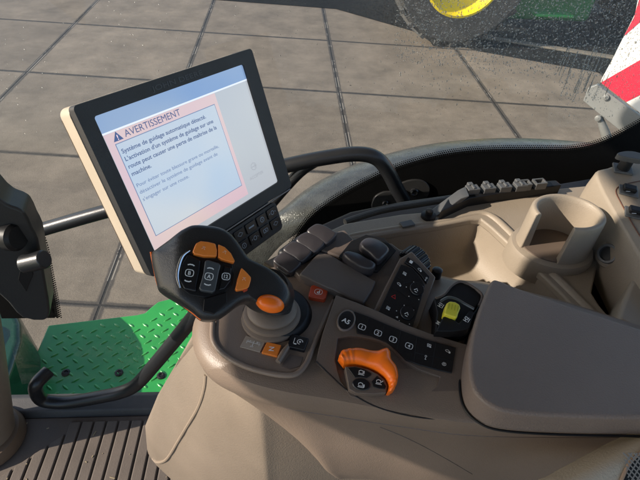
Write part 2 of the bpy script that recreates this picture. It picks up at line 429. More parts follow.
# shell: rings in photo pixels at given heights
r0 = [(215,300),(208,320),(212,342),(225,357),(250,370),(290,380),(330,388),(400,403),(470,417),(560,421),(640,421),(760,421),(780,360),(640,326),(560,302),(490,286),(462,283),(436,278),(412,284),(350,262),(300,268),(262,276),(242,288),(226,296)]
r1 = [(207,300),(194,322),(193,346),(203,367),(230,386),(275,400),(330,408),(400,419),(470,428),(560,430),(640,430),(770,430),(790,360),(640,324),(560,300),(490,283),(460,280),(434,275),(408,280),(350,258),(300,262),(258,272),(236,285),(219,294)]
r2 = [(209,306),(197,328),(197,352),(208,376),(236,394),(280,407),(330,415),(400,426),(470,435),(560,437),(640,437),(772,437),(792,370),(640,326),(560,302),(490,285),(460,282),(434,278),(408,284),(350,262),(300,266),(260,276),(238,288),(222,297)]
def px_ring(r, hs, n=5):
    return spline([at(p[0], p[1], h) for p, h in zip(r, hs)], n)
k = len(r0)
R0 = px_ring(r0, [.438] * k); R1a = px_ring([((a[0]*.45+b[0]*.55), (a[1]*.45+b[1]*.55)) for a, b in zip(r0, r1)], [.4415] * k)
R1 = px_ring(r1, [.455] * k); R2 = px_ring(r2, [.472] * k)
R2b = px_ring([(a[0] + (3 if i < 6 else 0), a[1] + .2) for i, a in enumerate(r2)], [.476] * k)
low = [at(p[0], p[1], .472) for p in r2]
cn = at(326, 472, .60)
for i, v in enumerate(low):
    v.z = -.60
    off = {6: (.022, -.001), 5: (.001, .001), 4: (-.006, .020), 3: (-.008, .045), 2: (-.008, .07), 1: (-.006, .09), 0: (0, .105), 22: (.01, .115), 21: (.02, .118), 20: (.035, .118), 19: (.05, .118)}.get(i)
    if off: v.x = cn.x + off[0]; v.y = cn.y + off[1]
    elif i <= 11: v.y += .003
R3 = spline(low, 5)
MID = [a.lerp(b, .5) + Vector((0, 0, 0)) for a, b in zip(R2b, R3)]
R4 = [Vector((v.x * .9 + .02, v.y * .85 + .045, -.64)) for v in R3]
mb = MB(); mb.loft([R4, R3, MID, R2b, R2, R1, R1a, R0])
build(mb, 'shell', TAUPE, arm, ang=50)
mb = MB(); mb.tube([v + (v - Vector((.1, .33, v.z))).normalized() * .0002 for v in R2b[5:52]], .0007, seg=6, smooth=False); build(mb, 'seam', TAUPE_D, arm)
# the underside bracket that carries the armrest
mb = MB()
mb.box((.10, .31, -.80), (.30, .36, -.655))
build(mb, 'support_bracket', BLACK, arm, bevel=.01)

# padded rest
PT = H(.404)
pad_px = [(492,280),(484,296),(476,318),(470,345),(469,370),(474,390),(488,404),(510,412),(560,416),(640,418),(780,418),(800,378),(640,328),(560,302),(512,285),(500,280)]
pw = spline([PT.p(*p) for p in pad_px], 5)
cen = Vector((sum(v.x for v in pw) / len(pw), sum(v.y for v in pw) / len(pw), -.404))
def inset(loop, d, dz):
    out = []; kk = len(loop)
    for i in range(kk):
        t = (loop[(i + 1) % kk] - loop[i - 1]).normalized(); nn = Vector((-t.y, t.x, 0))
        if nn.dot(cen - loop[i]) < 0: nn = -nn
        q = loop[i] + nn * d; q.z = loop[i].z + dz; out.append(q)
    return out
mb = MB(); mb.prism(PT, pw, depth=.034, world=True)
build(mb, 'arm_pad', PADM, arm, bevel=.013, seg=7, ang=50)
# dark gap line round the pad
mb = MB(); mb.tube([v + Vector((0, 0, -.0325)) for v in inset(pw, -.0012, 0)][0:58], .0013, seg=8, smooth=False)
build(mb, 'seam', BLACK, arm)
# cream welt at its inner corner
# face plate with bowl
FP = Pl(at(395, 350, .428), (0, -.22, .975))
plate = [(336,295),(358,303),(380,312),(407,325),(432,334),(452,340),(469,345),(467,365),(468,382),(474,400),(462,413),(440,418),(405,414),(372,404),(347,389),(330,374),(316,361),(322,335)]
bowl = [(338,338),(350,336),(362,337),(380,341),(394,349),(404,361),(420,370),(440,377),(437,387),(425,395),(407,401),(385,402),(365,401),(350,396),(341,382),(335,360)]
mb = MB(); mb.prism(FP, plate, 0, .03, holes=[[(a, b) for a, b in bowl]])
build(mb, 'face_plate', PANEL, arm, bevel=.0022, seg=4, ang=40)
mb = MB(); mb.prism(FP, [(330,330),(350,328),(380,334),(410,355),(450,374),(440,392),(415,406),(370,408),(342,398),(330,370)], -.006, .02, n=4)
build(mb, 'dial_recess', PANEL, arm, bevel=.001)
mb = MB(); mb.tube([FP.p(x_, y_, -.0002) for x_, y_ in ((316,361),(330,375),(347,390),(372,405),(405,415),(440,419),(462,414),(474,401))], .0007, seg=6)
build(mb, 'seam', BLACK, arm)
# white engine icon by the bowl
fr = FP.frame(401, 391, -60, -.0055)
# number key strip
strip = [(354,311),(368,316),(382,322),(401,330),(420,337),(436,342),(456,347.5),(454,360),(452,373),(440,370.5),(420,365),(406,360),(396,350),(387,342),(372,336),(357,333)]
mb = MB(); mb.prism(FP, strip, .0016, .004)
ks = build(mb, 'key_strip', GLOSSB, arm, bevel=.0007)
for a, b_ in (((369,317),(366,333)), ((385,324),(381,338)), ((401,331),(397,349)), ((417,337),(414,361)), ((436,343),(432,368)), ((416,353),(453,361))):
    mb = MB(); mb.tube([FP.p(*a, .0015), FP.p(*b_, .0015)], .00035, seg=6, smooth=False); build(mb, 'key_gap', BLACK, ks)
for ch, x_, y_ in (('1',362,327),('2',378,333),('3',393,339.5),('4',409,346)):
    fr = FP.frame(x_, y_, 22, .0017)
    mb = MB(); mb.rrect(fr, 0, 0, .0078, .0062, .0020, .0007); mb.text(fr, ch, 0, 0, h=.0037, bold=.02); build(mb, 'key_legend', WHITE, ks)
def implement_icon(mb, fr, kind):
    fr = (fr[0], fr[1] * .72, fr[2] * .72, fr[3])
    z = .0003
    if kind == 0:
        mb.rrect(fr, -.0014, .0012, .0026, .002, .0006, .0006); mb.rrect(fr, .0018, .0012, .0022, .002, .0006, .0006)
        mb.rrect(fr, -.0012, -.0016, .0022, .0018, .0006, .0006); mb.shape(fr, [(.0008, -.0028), (.0036, -.0028), (.0036, -.0008), (.0008, -.0008)])
    elif kind == 1:
        mb.ribbon(fr, [(-.0035, 0), (-.0015, .0016), (.001, .0016), (.003, 0), (.001, -.0016), (-.0015, -.0016)], .0007, closed=True)
        mb.shape(fr, [(.002, -.003), (.0045, -.003), (.0045, .0), (.002, .0)])
    elif kind == 2:
        c = [(math.cos(t * .785) * .0014, .002 + math.sin(t * .785) * .0014) for t in range(8)]
        mb.ribbon(fr, c, .0006, closed=True); mb.ribbon(fr, [(0, .0006), (0, -.003)], .0007); mb.shape(fr, [(-.0015, -.0034), (.0018, -.0034), (.0006, -.0018)])
    elif kind == 3:
        mb.ribbon(fr, [(-.003, -.0005), (-.001, .0022), (.0022, .0018), (.003, -.0008), (.0008, -.0026), (-.0016, -.0022)], .0008, closed=True)
        mb.shape(fr, [(-.001, -.0008), (.001, -.0008), (.001, .0008), (-.001, .0008)])
for kd, x_, y_ in ((0,429,345.5),(1,447.5,351),(2,425.5,357.5),(3,444,364)):
    mb = MB(); implement_icon(mb, FP.frame(x_, y_, 20, .0017), kd); build(mb, 'key_legend', WHITE, ks)
# oval key with ring
mb = MB(); fr = FP.frame(346, 321, -68, 0)
mb.lathe(fr[0], fr[3], [(.0100, -.002), (.0100, .0018), (.0090, .0028), (.0078, .0022)], seg=36, sx=1.38, uref=fr[1])
ok = build(mb, 'oval_key', PANEL, arm)
mb = MB(); mb.lathe(fr[0], fr[3], [(.0086, -.001), (.0086, .0022), (.0080, .0026)], seg=36, sx=1.4, uref=fr[1]); build(mb, 'key_cap', GLOSSB, ok, smooth=True)
mb = MB(); mb.text(FP.frame(346, 321, 28, .0029), 'A5', 0, 0, h=.0052, w=.0090, bold=.02); build(mb, 'key_legend', WHITE, ok)

# orange dial -------------------------------------------------------
DP = FP.off(.006)
outer = [(339,357),(341,351.5),(347,349),(359,348),(371,350),(378,350.5),(383,349),(387,348.5),(390,352),(391,359),(396,366),(398,374),(397.5,381),(395,388),(391,392.5)]
inner = [(387.5,392.2),(389,386),(386.5,378.5),(379.5,371.5),(369,366.2),(356,363),(344,363.5)]
n_o = 5
ow = spline([DP.p(*p, .0045) for p in outer], n_o, False); iw = spline([DP.p(*p, .0045) for p in inner], n_o, False)
# resample both sides to the same count
def resample(P, n):
    L = [0]
    for a, b in zip(P, P[1:]): L.append(L[-1] + (b - a).length)
    out = []; j = 0
    for i in range(n):
        t = L[-1] * i / (n - 1)
        while j < len(L) - 2 and L[j + 1] < t: j += 1
        f = (t - L[j]) / max(1e-9, L[j + 1] - L[j]); out.append(P[j].lerp(P[j + 1], f))
    return out
NN = 90
ow = resample(ow, NN); iw = list(reversed(resample(iw, NN)))
rings = []
for i, (a, b_) in enumerate(zip(ow, iw)):
    tt = i / (NN - 1)
    hump = .0022 * math.exp(-((tt - .53) / .06) ** 2)                       # finger peak
    dent = -.0022 * math.exp(-((tt - .36) / .07) ** 2)                     # thumb dent
    rib = .0004 * (1 if ((i % 6) < 3) else -1) if (tt < .20 or tt > .80) else 0
    nn = DP.n; e = min(1, tt / .03, (1 - tt) / .03); e = .8 + .2 * math.sqrt(max(0, e))
    out_dir = (a - b_).normalized()
    ring = []
    for fr_, hh in ((1.0, -.016), (1.0, -.002), (.97, .002), (.86, .0052), (.68, .0068), (.45, .0064), (.2, .0045), (.05, .0015), (.0, -.004), (.0, -.016)):
        q = b_.lerp(a, fr_) + nn * (hh * e)
        if hh > 0: q = q + nn * ((hump + dent) * (1 - abs(fr_ - .6) * 1.1) + rib)
        elif fr_ > .5: q = q + out_dir * rib * .9
        ring.append(q)
    rings.append(ring)
mb = MB(); mb.loft(rings)
dial = thing_dial = build(mb, 'rotary_dial', ORANGE, arm, ang=55)
mb = MB(); mb.prism(DP, [(345,366.5),(356,366),(368,369),(378,374),(385,380),(387.5,386),(386,393),(372,394),(356,393),(349,389)], .0025, .016)
build(mb, 'dial_centre', PANEL, dial, bevel=.0008)
def key(poly, pl, top, mat, par, name='dial_key', n=0, bevel=.0006, depth=.004):
    mb = MB(); mb.prism(pl, poly, top, depth, n=n); return build(mb, name, mat, par, bevel=bevel)
key([(347.5,367.5),(355,366.8),(364,369),(371.5,373),(371.5,375),(367,378),(361,377),(355,377.5)], DP, .0033, GLOSSB, dial)
key([(377,375.5),(383,381),(386.3,386.5),(385,389),(379,388.5),(373,386.5),(371.5,381.5)], DP, .0033, GLOSSB, dial)
fr = DP.frame(361, 385.3, 8, 0)
mb = MB(); mb.lathe(fr[0], fr[3], [(.0062, -.001), (.0062, .0030), (.0056, .0037)], seg=32, sx=1.5, uref=fr[1]); build(mb, 'dial_key', GLOSSB, dial)
def engine_icon(fr, a=0, s=1.0):
    mb = MB()
    mb.ribbon(fr, [(-.0026*s, -.0012*s), (-.0026*s, .0012*s), (-.001*s, .0022*s), (.0014*s, .0018*s), (.0016*s, -.0012*s)], .0007, closed=True)
    mb.ribbon(fr, [(-.0032*s, -.0024*s), (.003*s, -.0024*s)], .0006)
    if a == 1: mb.ribbon(fr, [(.0025*s, -.001*s), (.0025*s, .002*s)], .0008)
    if a == 2: mb.shape(fr, [(.0022*s, -.002*s), (.0036*s, -.002*s), (.0036*s, .001*s), (.0022*s, .001*s)])
    if a == 3: mb.ribbon(fr, [(.002*s, .0), (.004*s, .0018*s)], .0008)
    build(mb, 'legend', WHITE, dial)
engine_icon(DP.frame(361.5, 372.5, 12, .0034), 1); engine_icon(DP.frame(379, 382, 12, .0034), 3); engine_icon(DP.frame(361, 385, 12, .0038), 2)
mb = MB(); fr = FP.frame(401, 391, -70, -.0057)
mb.shape(fr, [(-.003,-.0005),(-.001,-.0016),(.002,-.0012),(.0032,.0002),(.0022,.0014),(-.0008,.0016)]); build(mb, 'legend', WHITE, arm)

# lever deck ---------------------------------------------------------
LP = H(.436)
deck = [(214,327),(214,340),(224,353),(244,364),(268,371),(286,373),(299,370),(307,358),(313,345),(319,331),(324,320),(334,297),(331,280),(300,270),(250,278),(225,300)]
slot = [(284,352),(292,356),(300,357),(296,366),(286,368),(276,365)]
mb = MB(); mb.prism(LP, deck, .0035, .02, n=3)
build(mb, 'lever_deck', TAUPE, arm, bevel=.002, seg=3)
rimp = [(213,320),(213,340),(223,354),(244,366),(268,373),(286,375.5),(298,373),(307,362),(313,347),(320,331)]
mb = MB(); mb.tube([LP.p(a, b, .004) for a, b in rimp], .0030, seg=12); build(mb, 'rim', TAUPE, arm)
mb = MB(); mb.tube([LP.p(a, b, .0045) for a, b in ((316,340),(320,331),(325,320),(333,300))], [.0012, .0030, .0034, .0015], seg=10)
build(mb, 'rim', TAUPE, arm)
mb = MB(); mb.tube([LP.p(a, b, .006) for a, b in ((278,362),(284,352),(290,344))], [.0030, .0034, .0022], seg=12); build(mb, 'divider', TAUPE, arm)
# key recess and slot
key([(290,354),(303,357),(300,366),(290,369),(281,366)], LP, .0041, TAUPE_D, arm, 'slot', bevel=.0004)
nk = key([(267,341.5),(281.5,345),(277.5,356.5),(261.5,352.5)], LP, .0060, AMBER, arm, 'neutral_key', bevel=.0008)
mb = MB(); fr = LP.frame(271.5, 349, 100, .0063); mb.text(fr, 'N', 0, 0, h=.0055, bold=.015); build(mb, 'key_legend', WHITE, nk)
lk = key([(246,335.5),(265.5,341),(260,352),(240,346.5)], LP, .0050, plastic('label_grey', (.33, .27, .21), .5), arm, 'range_label', bevel=.0004)
mb = MB(); fr = LP.frame(253, 344, 15, .0053)
mb.ribbon(fr, [(-.008, .0012), (.008, .0012)], .0006); mb.ribbon(fr, [(0, -.003), (0, .004)], .0006); mb.ribbon(fr, [(-.004, .004), (-.004, .001)], .0006); mb.ribbon(fr, [(.004, .004), (.004, .001)], .0006)
mb.text(fr, 'AUTO', -.0045, .0028, h=.0016); mb.text(fr, 'PTO', .005, .0030, h=.0016); mb.text(fr, 'IVT', 0, -.0038, h=.0018); mb.text(fr, 'R', -.007, -.0004, h=.0016); mb.text(fr, 'F', .007, -.0004, h=.0016)
build(mb, 'legend', WHITE, lk)
pk = key([(291.5,333.5),(309,338),(304.5,350),(287,346)], LP, .0085, GLOSSB, arm, 'lamp_key', bevel=.001, depth=.006)
mb = MB(); fr = LP.frame(300, 342, 12, .0088)
mb.ribbon(fr, [(math.cos(t * .6) * .0030, math.sin(t * .6) * .0030) for t in range(9)], .0008, closed=False); mb.shape(fr, [(-.001, -.001), (.001, -.001), (.001, .001), (-.001, .001)])
mb.ribbon(fr, [(-.0065, -.0035), (-.0065, .004)], .0006); mb.shape(fr, [(-.006, -.0045), (-.003, -.0045), (-.003, -.003), (-.006, -.003)])
build(mb, 'key_legend', WHITE, pk)
rk = key([(311,285.5),(314,284.5),(327,287),(328.5,289),(325.5,298),(324,299),(310,296.5),(308.5,295)], LP, .010, REDB, arm, 'park_key', bevel=.0012, depth=.008)
mb = MB(); fr = LP.frame(318.5, 292, 188, .0103); mb.text(fr, 'P', 0, 0, h=.0052, bold=.02); mb.rrect(fr, 0, 0, .0092, .0082, .0035, .0005); build(mb, 'key_legend', WHITE, rk)

# ribbed boot and lever ----------------------------------------------
BO = LP.p(272, 321, .0)
prof = [(.030, .0), (.0325, .002), (.0335, .005), (.0330, .0085), (.0305, .0100), (.0295, .0105), (.0300, .0115), (.0315, .0135), (.0310, .018), (.0285, .0200), (.0262, .0204), (.0268, .0212), (.0270, .024), (.0240, .029), (.016, .032)]
prof = [(a * 1.03, b * .82) for a, b in prof]
mb = MB(); mb.lathe(BO + Vector((.006, .008, -.001)), (0, 0, 1), [(.040, 0), (.040, .005), (.036, .012), (.034, .013)], seg=48); build(mb, 'boot_shade_ring', BLACK, arm)  # black ring standing in for the shade beside the boot
mb = MB(); mb.lathe(BO, (0.02, .04, 1), prof, seg=48); build(mb, 'lever_boot', plastic('boot_rubber', (.17, .13, .10), .55, .3), arm, ang=40)
o_ = Wd(205, 270); JP = Pl(o_ * (.445 / F), (.22, -.50, .84))
lever = None
head = [(150.5,250),(156,243.5),(170,235.5),(186,226.5),(194,224),(206,224.5),(219,226.5),(229,231.5),(237,240),(244,250),(250,258),(259,262.5),(270,268),(281,276),(289,286),(292,296),(289,305),(282,310.5),(270,311),(261,307),(254,301.5),(247,301),(239,304.5),(229,312),(219,318.5),(210,320),(201,318.5),(192,311),(176,299.5),(160,287),(156.5,280)]
def scale_px(poly, k, dx=0, dy=0):
    cx = sum(p[0] for p in poly) / len(poly); cy = sum(p[1] for p in poly) / len(poly)
    return [((p[0] - cx) * k + cx + dx, (p[1] - cy) * k + cy + dy) for p in poly]
hw = spline([JP.p(*p, -.004) for p in head], 3)
hc = sum(hw, Vector()) / len(hw)
JU = JP.frame(225, 270, 0)[1]
def sh(loop, k, dz):
    out_ = []
    for v in loop:
        q = hc + (v - hc) * k; d_ = -(q - hc).dot(JU); t_ = max(0, min(1, (d_ - .044) / .026)); out_.append(q + JP.n * (dz - .017 * t_ * (1.6 - .6 * t_)))
    return out_
mb = MB(); mb.loft([sh(hw, .86, -.036), sh(hw, .93, -.031), sh(hw, .985, -.020), sh(hw, 1.0, -.009), sh(hw, 1.0, -.0045), sh(hw, .985, -.001), sh(hw, .955, .0018), sh(hw, .90, .0036), sh(hw, .80, .0046), sh(hw, .72, .0048), sh(hw, .62, .0049)])
lever = build(mb, 'control_lever', plastic('lever_black', (.019, .019, .020), .40, .35, 800), arm, ang=60)
# orange piping on the front-left edge, pale side insert
edge = [(151,252),(153,262),(157,281),(161,288),(177,300.5),(192,312),(201,319.5)]
mb = MB(); mb.tube([JP.p(a, b, z_) for (a, b), z_ in zip(edge, (-.026, -.026, -.025, -.024, -.018, -.012, -.0105))], .0012, seg=8); build(mb, 'orange_piping', ORANGE, lever)
# neck to the boot
mb = MB(); mb.tube([JP.p(268, 288, -.018), BO + Vector((.002, .004, .040)), BO + Vector((0, 0, .024))], [.020, .023, .022], seg=28); build(mb, 'lever_neck', MATS['lever_black'], lever)
# orange thumb knob
fr = JP.frame(270.5, 304, 15, -.0005)
mb = MB(); pr = [(.0, .0085), (.003, .0081), (.0056, .0063), (.0078, .0032), (.0085, -.001), (.0085, -.008)]
mb.lathe(fr[0], (fr[3] + Vector((0, -.35, -.1))), list(reversed(pr)), seg=36, sx=1.62, uref=fr[1]); build(mb, 'thumb_knob', ORANGE, lever)
# keypad cluster
def lev(poly, top, mat, name, bevel=.0010, depth=.006, n=0): return key(poly, JP, top, mat, lever, name, n=n, bevel=bevel, depth=depth)
lev([(186,250),(200,258),(216,260),(233,264.5),(234,275),(232,286),(222,295.5),(206,298),(190,295),(181,288),(177.5,278),(178.5,264)], .0020, BLACK, 'button_well', .0012)
lev([(188,254),(201,260),(200,271),(197,285),(196.5,292),(184,289),(180,280),(181,265)], .0046, GLOSSB, 'rocker_button', .0018)
wk = lev([(205,260.5),(208,259.5),(219,263),(221,265),(219,272),(217.5,280),(215.5,290),(213,292.5),(201,290.5),(199,288),(201.5,280),(203.5,272)], .0075, GREYK, 'range_wheel', .0022, .008)
lev([(224,265.5),(232,267.5),(231,281),(225,289),(218.5,290.5),(221,279)], .0040, GLOSSB, 'rocker_button', .0015)
lev([(192.5,251.5),(196,243),(201,240.8),(208,241.5),(215.5,243.3),(217.2,250),(216.8,256.6),(204,256.2),(194,254)], .0072, AMBER, 'amber_button', .0020, .008)
lev([(218.3,244),(225,247),(231,253),(235,261),(234,262.6),(221.5,259.3),(218.3,257)], .0072, AMBER, 'amber_button', .0020, .008)
lev([(241.5,267.5),(246,271.5),(251,277),(251,280),(249,287),(246,289),(237,290.5),(235.5,289),(238,278)], .0072, AMBER, 'amber_button', .0018, .008)
lev([(243,289),(247,287.5),(248,290),(244.5,291.5)], .0062, REDB, 'small_red_button', .0005, .006)
lev([(204,299),(227,292),(227,303),(214,314),(203,311)], .0044, BLACK, 'lower_rocker', .0008, .004)
mb = MB(); mb.tube([JP.p(a, b, .0040) for a, b in ((190,250.5),(183,256),(179,266),(177.5,277),(180,288))], [.0006, .0014, .0016, .0014, .0006], seg=8); build(mb, 'chrome_arc', plastic('chrome', (.75, .76, .78), .15, metal=1), lever)
def lev_icon(x_, y_, ch, z):
    fr = JP.frame(x_, y_, 10, z); mb = MB()
    mb.rrect(fr, 0, 0, .0072, .0062, .0022, .0007); mb.text(fr, ch, 0, 0, h=.0034, bold=.02)
    for s_ in (1, -1): mb.ribbon(fr, [(-.0030, s_ * .0072), (-.0012, s_ * .0080), (.0012, s_ * .0080), (.0030, s_ * .0072)], .0011)
    build(mb, 'legend', WHITE, lever)
lev_icon(189.5, 273, 'B', .0049); lev_icon(209, 276.5, 'A', .0078)
fr = JP.frame(226, 276.5, 6, .0043); mb = MB(); mb.rrect(fr, 0, 0, .0072, .0062, .0022, .0007); mb.text(fr, '12', 0, 0, h=.0032, bold=.02); build(mb, 'legend', WHITE, lever)
for x_, y_, a_ in ((203.5,248.5,20),(224.5,252.5,35),(244,279.5,10)):
    fr = JP.frame(x_, y_, a_, .0075); mb = MB(); mb.ribbon(fr, [(-.0015,-.001),(0,.0012),(.0015,-.001)], .0005); mb.ribbon(fr, [(-.0015,.0016),(.0015,.0016)], .0004); build(mb, 'legend', plastic('faint_legend', (.75,.5,.35), .5), lever)

# hydraulic block ------------------------------------------------------
CP = Pl(at(340, 275, .418), (.02, -.12, .99))
cover = [(299,274),(319,251),(330,254),(376.5,281),(373,289),(364,303),(350,298),(332,288.5),(328,288)]
mb = MB(); mb.prism(CP, cover, 0, .045); build(mb, 'block_cover', plastic('cover_taupe', (.105, .090, .082), .38, .3, 1000), arm, bevel=.0025, seg=4)
base = [(288,262),(297,252),(318,236),(345,229),(352,238),(372,238),(392,243),(400,249),(411,250),(434,276),(424,300),(414,331),(374,314),(364,304),(330,290),(300,278)]
mb = MB(); mb.prism(CP, base, -.006, .05); build(mb, 'control_block', TAUPE_D, arm, bevel=.003, seg=4)
ramp_ = [(320,250),(336,232),(346,229.5),(351,236),(361,247),(352,254),(345,258)]
mb = MB(); mb.prism(CP, ramp_, .001, .03); build(mb, 'ramp', TAUPE_D, arm, bevel=.003, seg=4)
# four valve paddles, stepped towards the lever
PP = Pl(at(305, 245, .405), (-.05, -.38, .92))
pads = [[(307,230),(313,225),(318,223.5),(326,226),(334,231),(337,234),(331,241),(326,244),(318,239),(309,234)],
        [(296,239),(302,233.5),(307,232),(315,234.5),(323,240),(325,243),(320,249),(314,252.5),(306,247.5),(298,243)],
        [(283,248.5),(289,243),(294,241),(302,243.5),(310,249),(312,252),(307,258),(301,262),(294,257),(285,252)],
        [(273,259.5),(279,254),(284,252),(291,255),(299,260.5),(301,263.5),(296,269),(290,273),(283,268.5),(275,263.5)]]
for i, q in enumerate(pads):
    w = [PP.p(a, b, .0) for a, b in q]; w = spline(w, 3); c0 = sum(w, Vector()) / len(w)
    mb = MB(); f_ = lambda k, dz: [c0 + (v - c0) * k + PP.n * dz for v in w]
    mb.loft([f_(.94, -.035), f_(1.0, -.008), f_(1.0, -.002), f_(.975, -.0004), f_(.93, .0004), f_(.8, .0010)]); build(mb, 'valve_paddle', PADDLE, arm, ang=50)
mb = MB(); mb.prism(PP, [(274,259),(285,249),(300,237),(317,224),(326,226),(335,237),(322,250),(303,265),(288,276),(276,268)], -.006, .06); build(mb, 'paddle_housing', BLACK, arm, bevel=.003)
# loader paddles
well = [(339,256),(351,241),(366,234.5),(384,238),(396,250),(378,271),(360,271)]
mb = MB(); mb.prism(CP, well, .0015, .004); build(mb, 'paddle_well', BLACK, arm, bevel=.0006)
def cap(q, dz, nm='rocker_paddle'):
    w = spline([CP.p(a, b, dz) for a, b in q], 3); c0 = sum(w, Vector()) / len(w); mb = MB()
    f_ = lambda k, z: [c0 + (v - c0) * k + CP.n * z for v in w]
    mb.loft([f_(.95, -.02), f_(1, -.006), f_(1.0, -.002), f_(.95, .0005), f_(.82, .002)]); build(mb, nm, PADDLE, arm, ang=50)
cap([(360,245),(363.5,239),(371,237.5),(381,241),(389.5,249),(385,256),(378,260.5),(369,253)], .011)
cap([(343,254),(347,251),(358,253.5),(367,259),(376,264),(372,269),(361,267.5),(350,261)], .010)
# keypad with transport keys
KP = Pl(CP.p(403, 295, .006), (.05, -.30, .95))
mb = MB(); mb.prism(KP, [(400,258),(412,251),(436,277),(417,331),(372,314),(385,287)], -.001, .03); build(mb, 'keypad_housing', PANEL, arm, bevel=.002)
mb = MB(); mb.prism(KP, [(401,264),(412,268),(420,276.5),(425,285),(421,300),(412.5,328),(396,321),(378.5,312),(390,287)], .0022, .004)
kpd = build(mb, 'keypad', GLOSSB, arm, bevel=.0008)
mb = MB(); mb.prism(KP, [(404.5,262),(408,256.5),(419,265),(430,276.5),(427,283.5),(421,275),(413,267)], .0022, .004)
kp2 = build(mb, 'keypad', GLOSSB, arm, bevel=.0008)
fr0 = KP.frame(404.5, 273.5, 25, .0024)
for i, (x_, y_, kd) in enumerate(((404.5,273.5,0),(399,284,1),(388,308,0),(397,317,9),(411,262,5),(419.5,269.5,1),(426,279,2))):
    mb = MB(); fr = KP.frame(x_, y_, 32, .0025)
    if kd < 4: implement_icon(mb, fr, kd)
    elif kd == 5: mb.shape(fr, [(-.002,-.002),(.002,-.002),(.002,.002),(-.002,.002)])
    else: mb.shape(fr, [(-.0015,-.001),(.0015,-.001),(.0005,.0015)])
    build(mb, 'key_legend', WHITE, kp2 if i > 3 else kpd)
mb = MB(); fr = KP.frame(394, 296.5, 32, .0025); mb.ribbon(fr, [(-.0025,-.002),(.0025,-.002),(0,.0025)], .0008, closed=True); build(mb, 'warning_legend', REDL, kpd)
for (x_, y_) in ((416,290),(406.5,314)):
    fr = KP.frame(x_, y_, 25, 0)
    mb = MB(); mb.lathe(fr[0], fr[3], [(.0085,-.001),(.0085,.0038),(.0078,.0046)], seg=30); nb = build(mb, 'speed_knob', GLOSSB, kpd)
    fr = KP.frame(x_, y_, 25, .0049); mb = MB(); mb.ribbon(fr, [(-.0022,-.001),(.0004,.0022),(.0022,-.0006)], .0009); mb.ribbon(fr, [(-.001,-.0024),(.002,-.0026)], .0008)
    for a_ in range(5): mb.shape(fr, [(math.cos(a_*1.1+1)*.0115+dx_, math.sin(a_*1.1+1)*.0115+dy_) for dx_, dy_ in ((-.0005,-.0005),(.0005,-.0005),(.0005,.0005),(-.0005,.0005))], z=-.0021)
    build(mb, 'key_legend', WHITE, kpd)
for a, b_ in (((396,277),(404,281)),((392,288),(399,292)),((386,300),(394,304)),((398,290),(410,300)),((404,283),(412,282))):
    mb = MB(); mb.tube([KP.p(*a, .0023), KP.p(*b_, .0023)], .0004, seg=6, smooth=False); build(mb, 'key_gap', BLACK, kpd)
# knurled thumb wheel
wc = CP.p(414, 262, -.010)
mb = MB(); axis = Vector((.75, .62, .05)).normalized()
a0 = axis.orthogonal().normalized(); b0 = axis.cross(a0); rr = []
for hgt, k_ in ((-.010, .92), (-.008, 1), (.008, 1), (.010, .92)):
    rr.append([wc + axis * hgt + (a0 * math.cos(2*math.pi*i/96) + b0 * math.sin(2*math.pi*i/96)) * (.0195 * k_ + (.0009 if i % 4 < 2 else 0)) for i in range(96)])
mb.loft(rr); build(mb, 'knurled_wheel', GLOSSB, arm, ang=30)
# yellow hand-throttle switch in its recess
SP = Pl(at(458, 308, .415), (.02, -.15, .98))
mb = MB(); mb.prism(SP, [(434,298),(443,294),(452,285),(461,281.5),(472,286),(482,295),(480,303),(474,309),(470,331),(462,334),(435,333),(437,312)], .0, .03); sw = build(mb, 'switch_recess', BLACK, arm, bevel=.002)
mb = MB(); mb.tube([SP.p(a, b, .001) for a, b in ((436,298),(444,294.5),(452,285.5),(461,281.5),(472,286),(482,295),(479,306))], .0016, seg=8); build(mb, 'recess_lip', TAUPE_D, sw)
mb = MB(); mb.prism(SP, [(436,331),(443,317),(447,315),(459,323),(470,310),(474.5,312),(469.5,329),(452,331.5)], .010, .014); build(mb, 'switch_guard', BLACK, sw, bevel=.0015)
mb = MB(); mb.tube([SP.p(a, b, .010) for a, b in ((441,301),(448,297.5),(456,299),(464,303.5),(474,309))], .0016, seg=8); build(mb, 'guard_edge', GREYK, sw)
yw = [(446,302.5),(449.5,300),(456,301),(461,304),(462,308),(459.5,314),(458,319.5),(451,318),(443,315),(444,309)]
mb = MB(); mb.prism(SP, scale_px(yw, .86, 0, -.5), .015, .014); ys = build(mb, 'yellow_switch', YELL, sw, bevel=.002, seg=4)
mb = MB()
for i in range(4):
    fr = SP.frame(449 + i * 3, 305.5 + i * .9, 100, .0152); mb.ribbon(fr, [(-.003,0),(.0045,0)], .0007)
    pass
build(mb, 'grooves', plastic('groove', (.35,.32,.02), .6), sw)
for x_, y_, t in ((440,305,'H1'),(438,323,'M'),(466,319,'H2')):
    mb = MB(); fr = SP.frame(x_, y_, -55, .0105 if x_ > 460 else .0009); mb.text(fr, t, 0, 0, h=.0042, bold=.02); mb.ribbon(fr, [(-.003,-.0035),(.003,-.0035)], .0007); build(mb, 'legend', WHITE, sw)
mb = MB(); fr = H(.4375).frame(437, 268, 0, .0)
mb.lathe(at(437, 272, .43), (0, 0, 1), [(.0065, -.01), (.0065, .004), (.005, .005)], seg=24); build(mb, 'round_key', GLOSSB, arm)

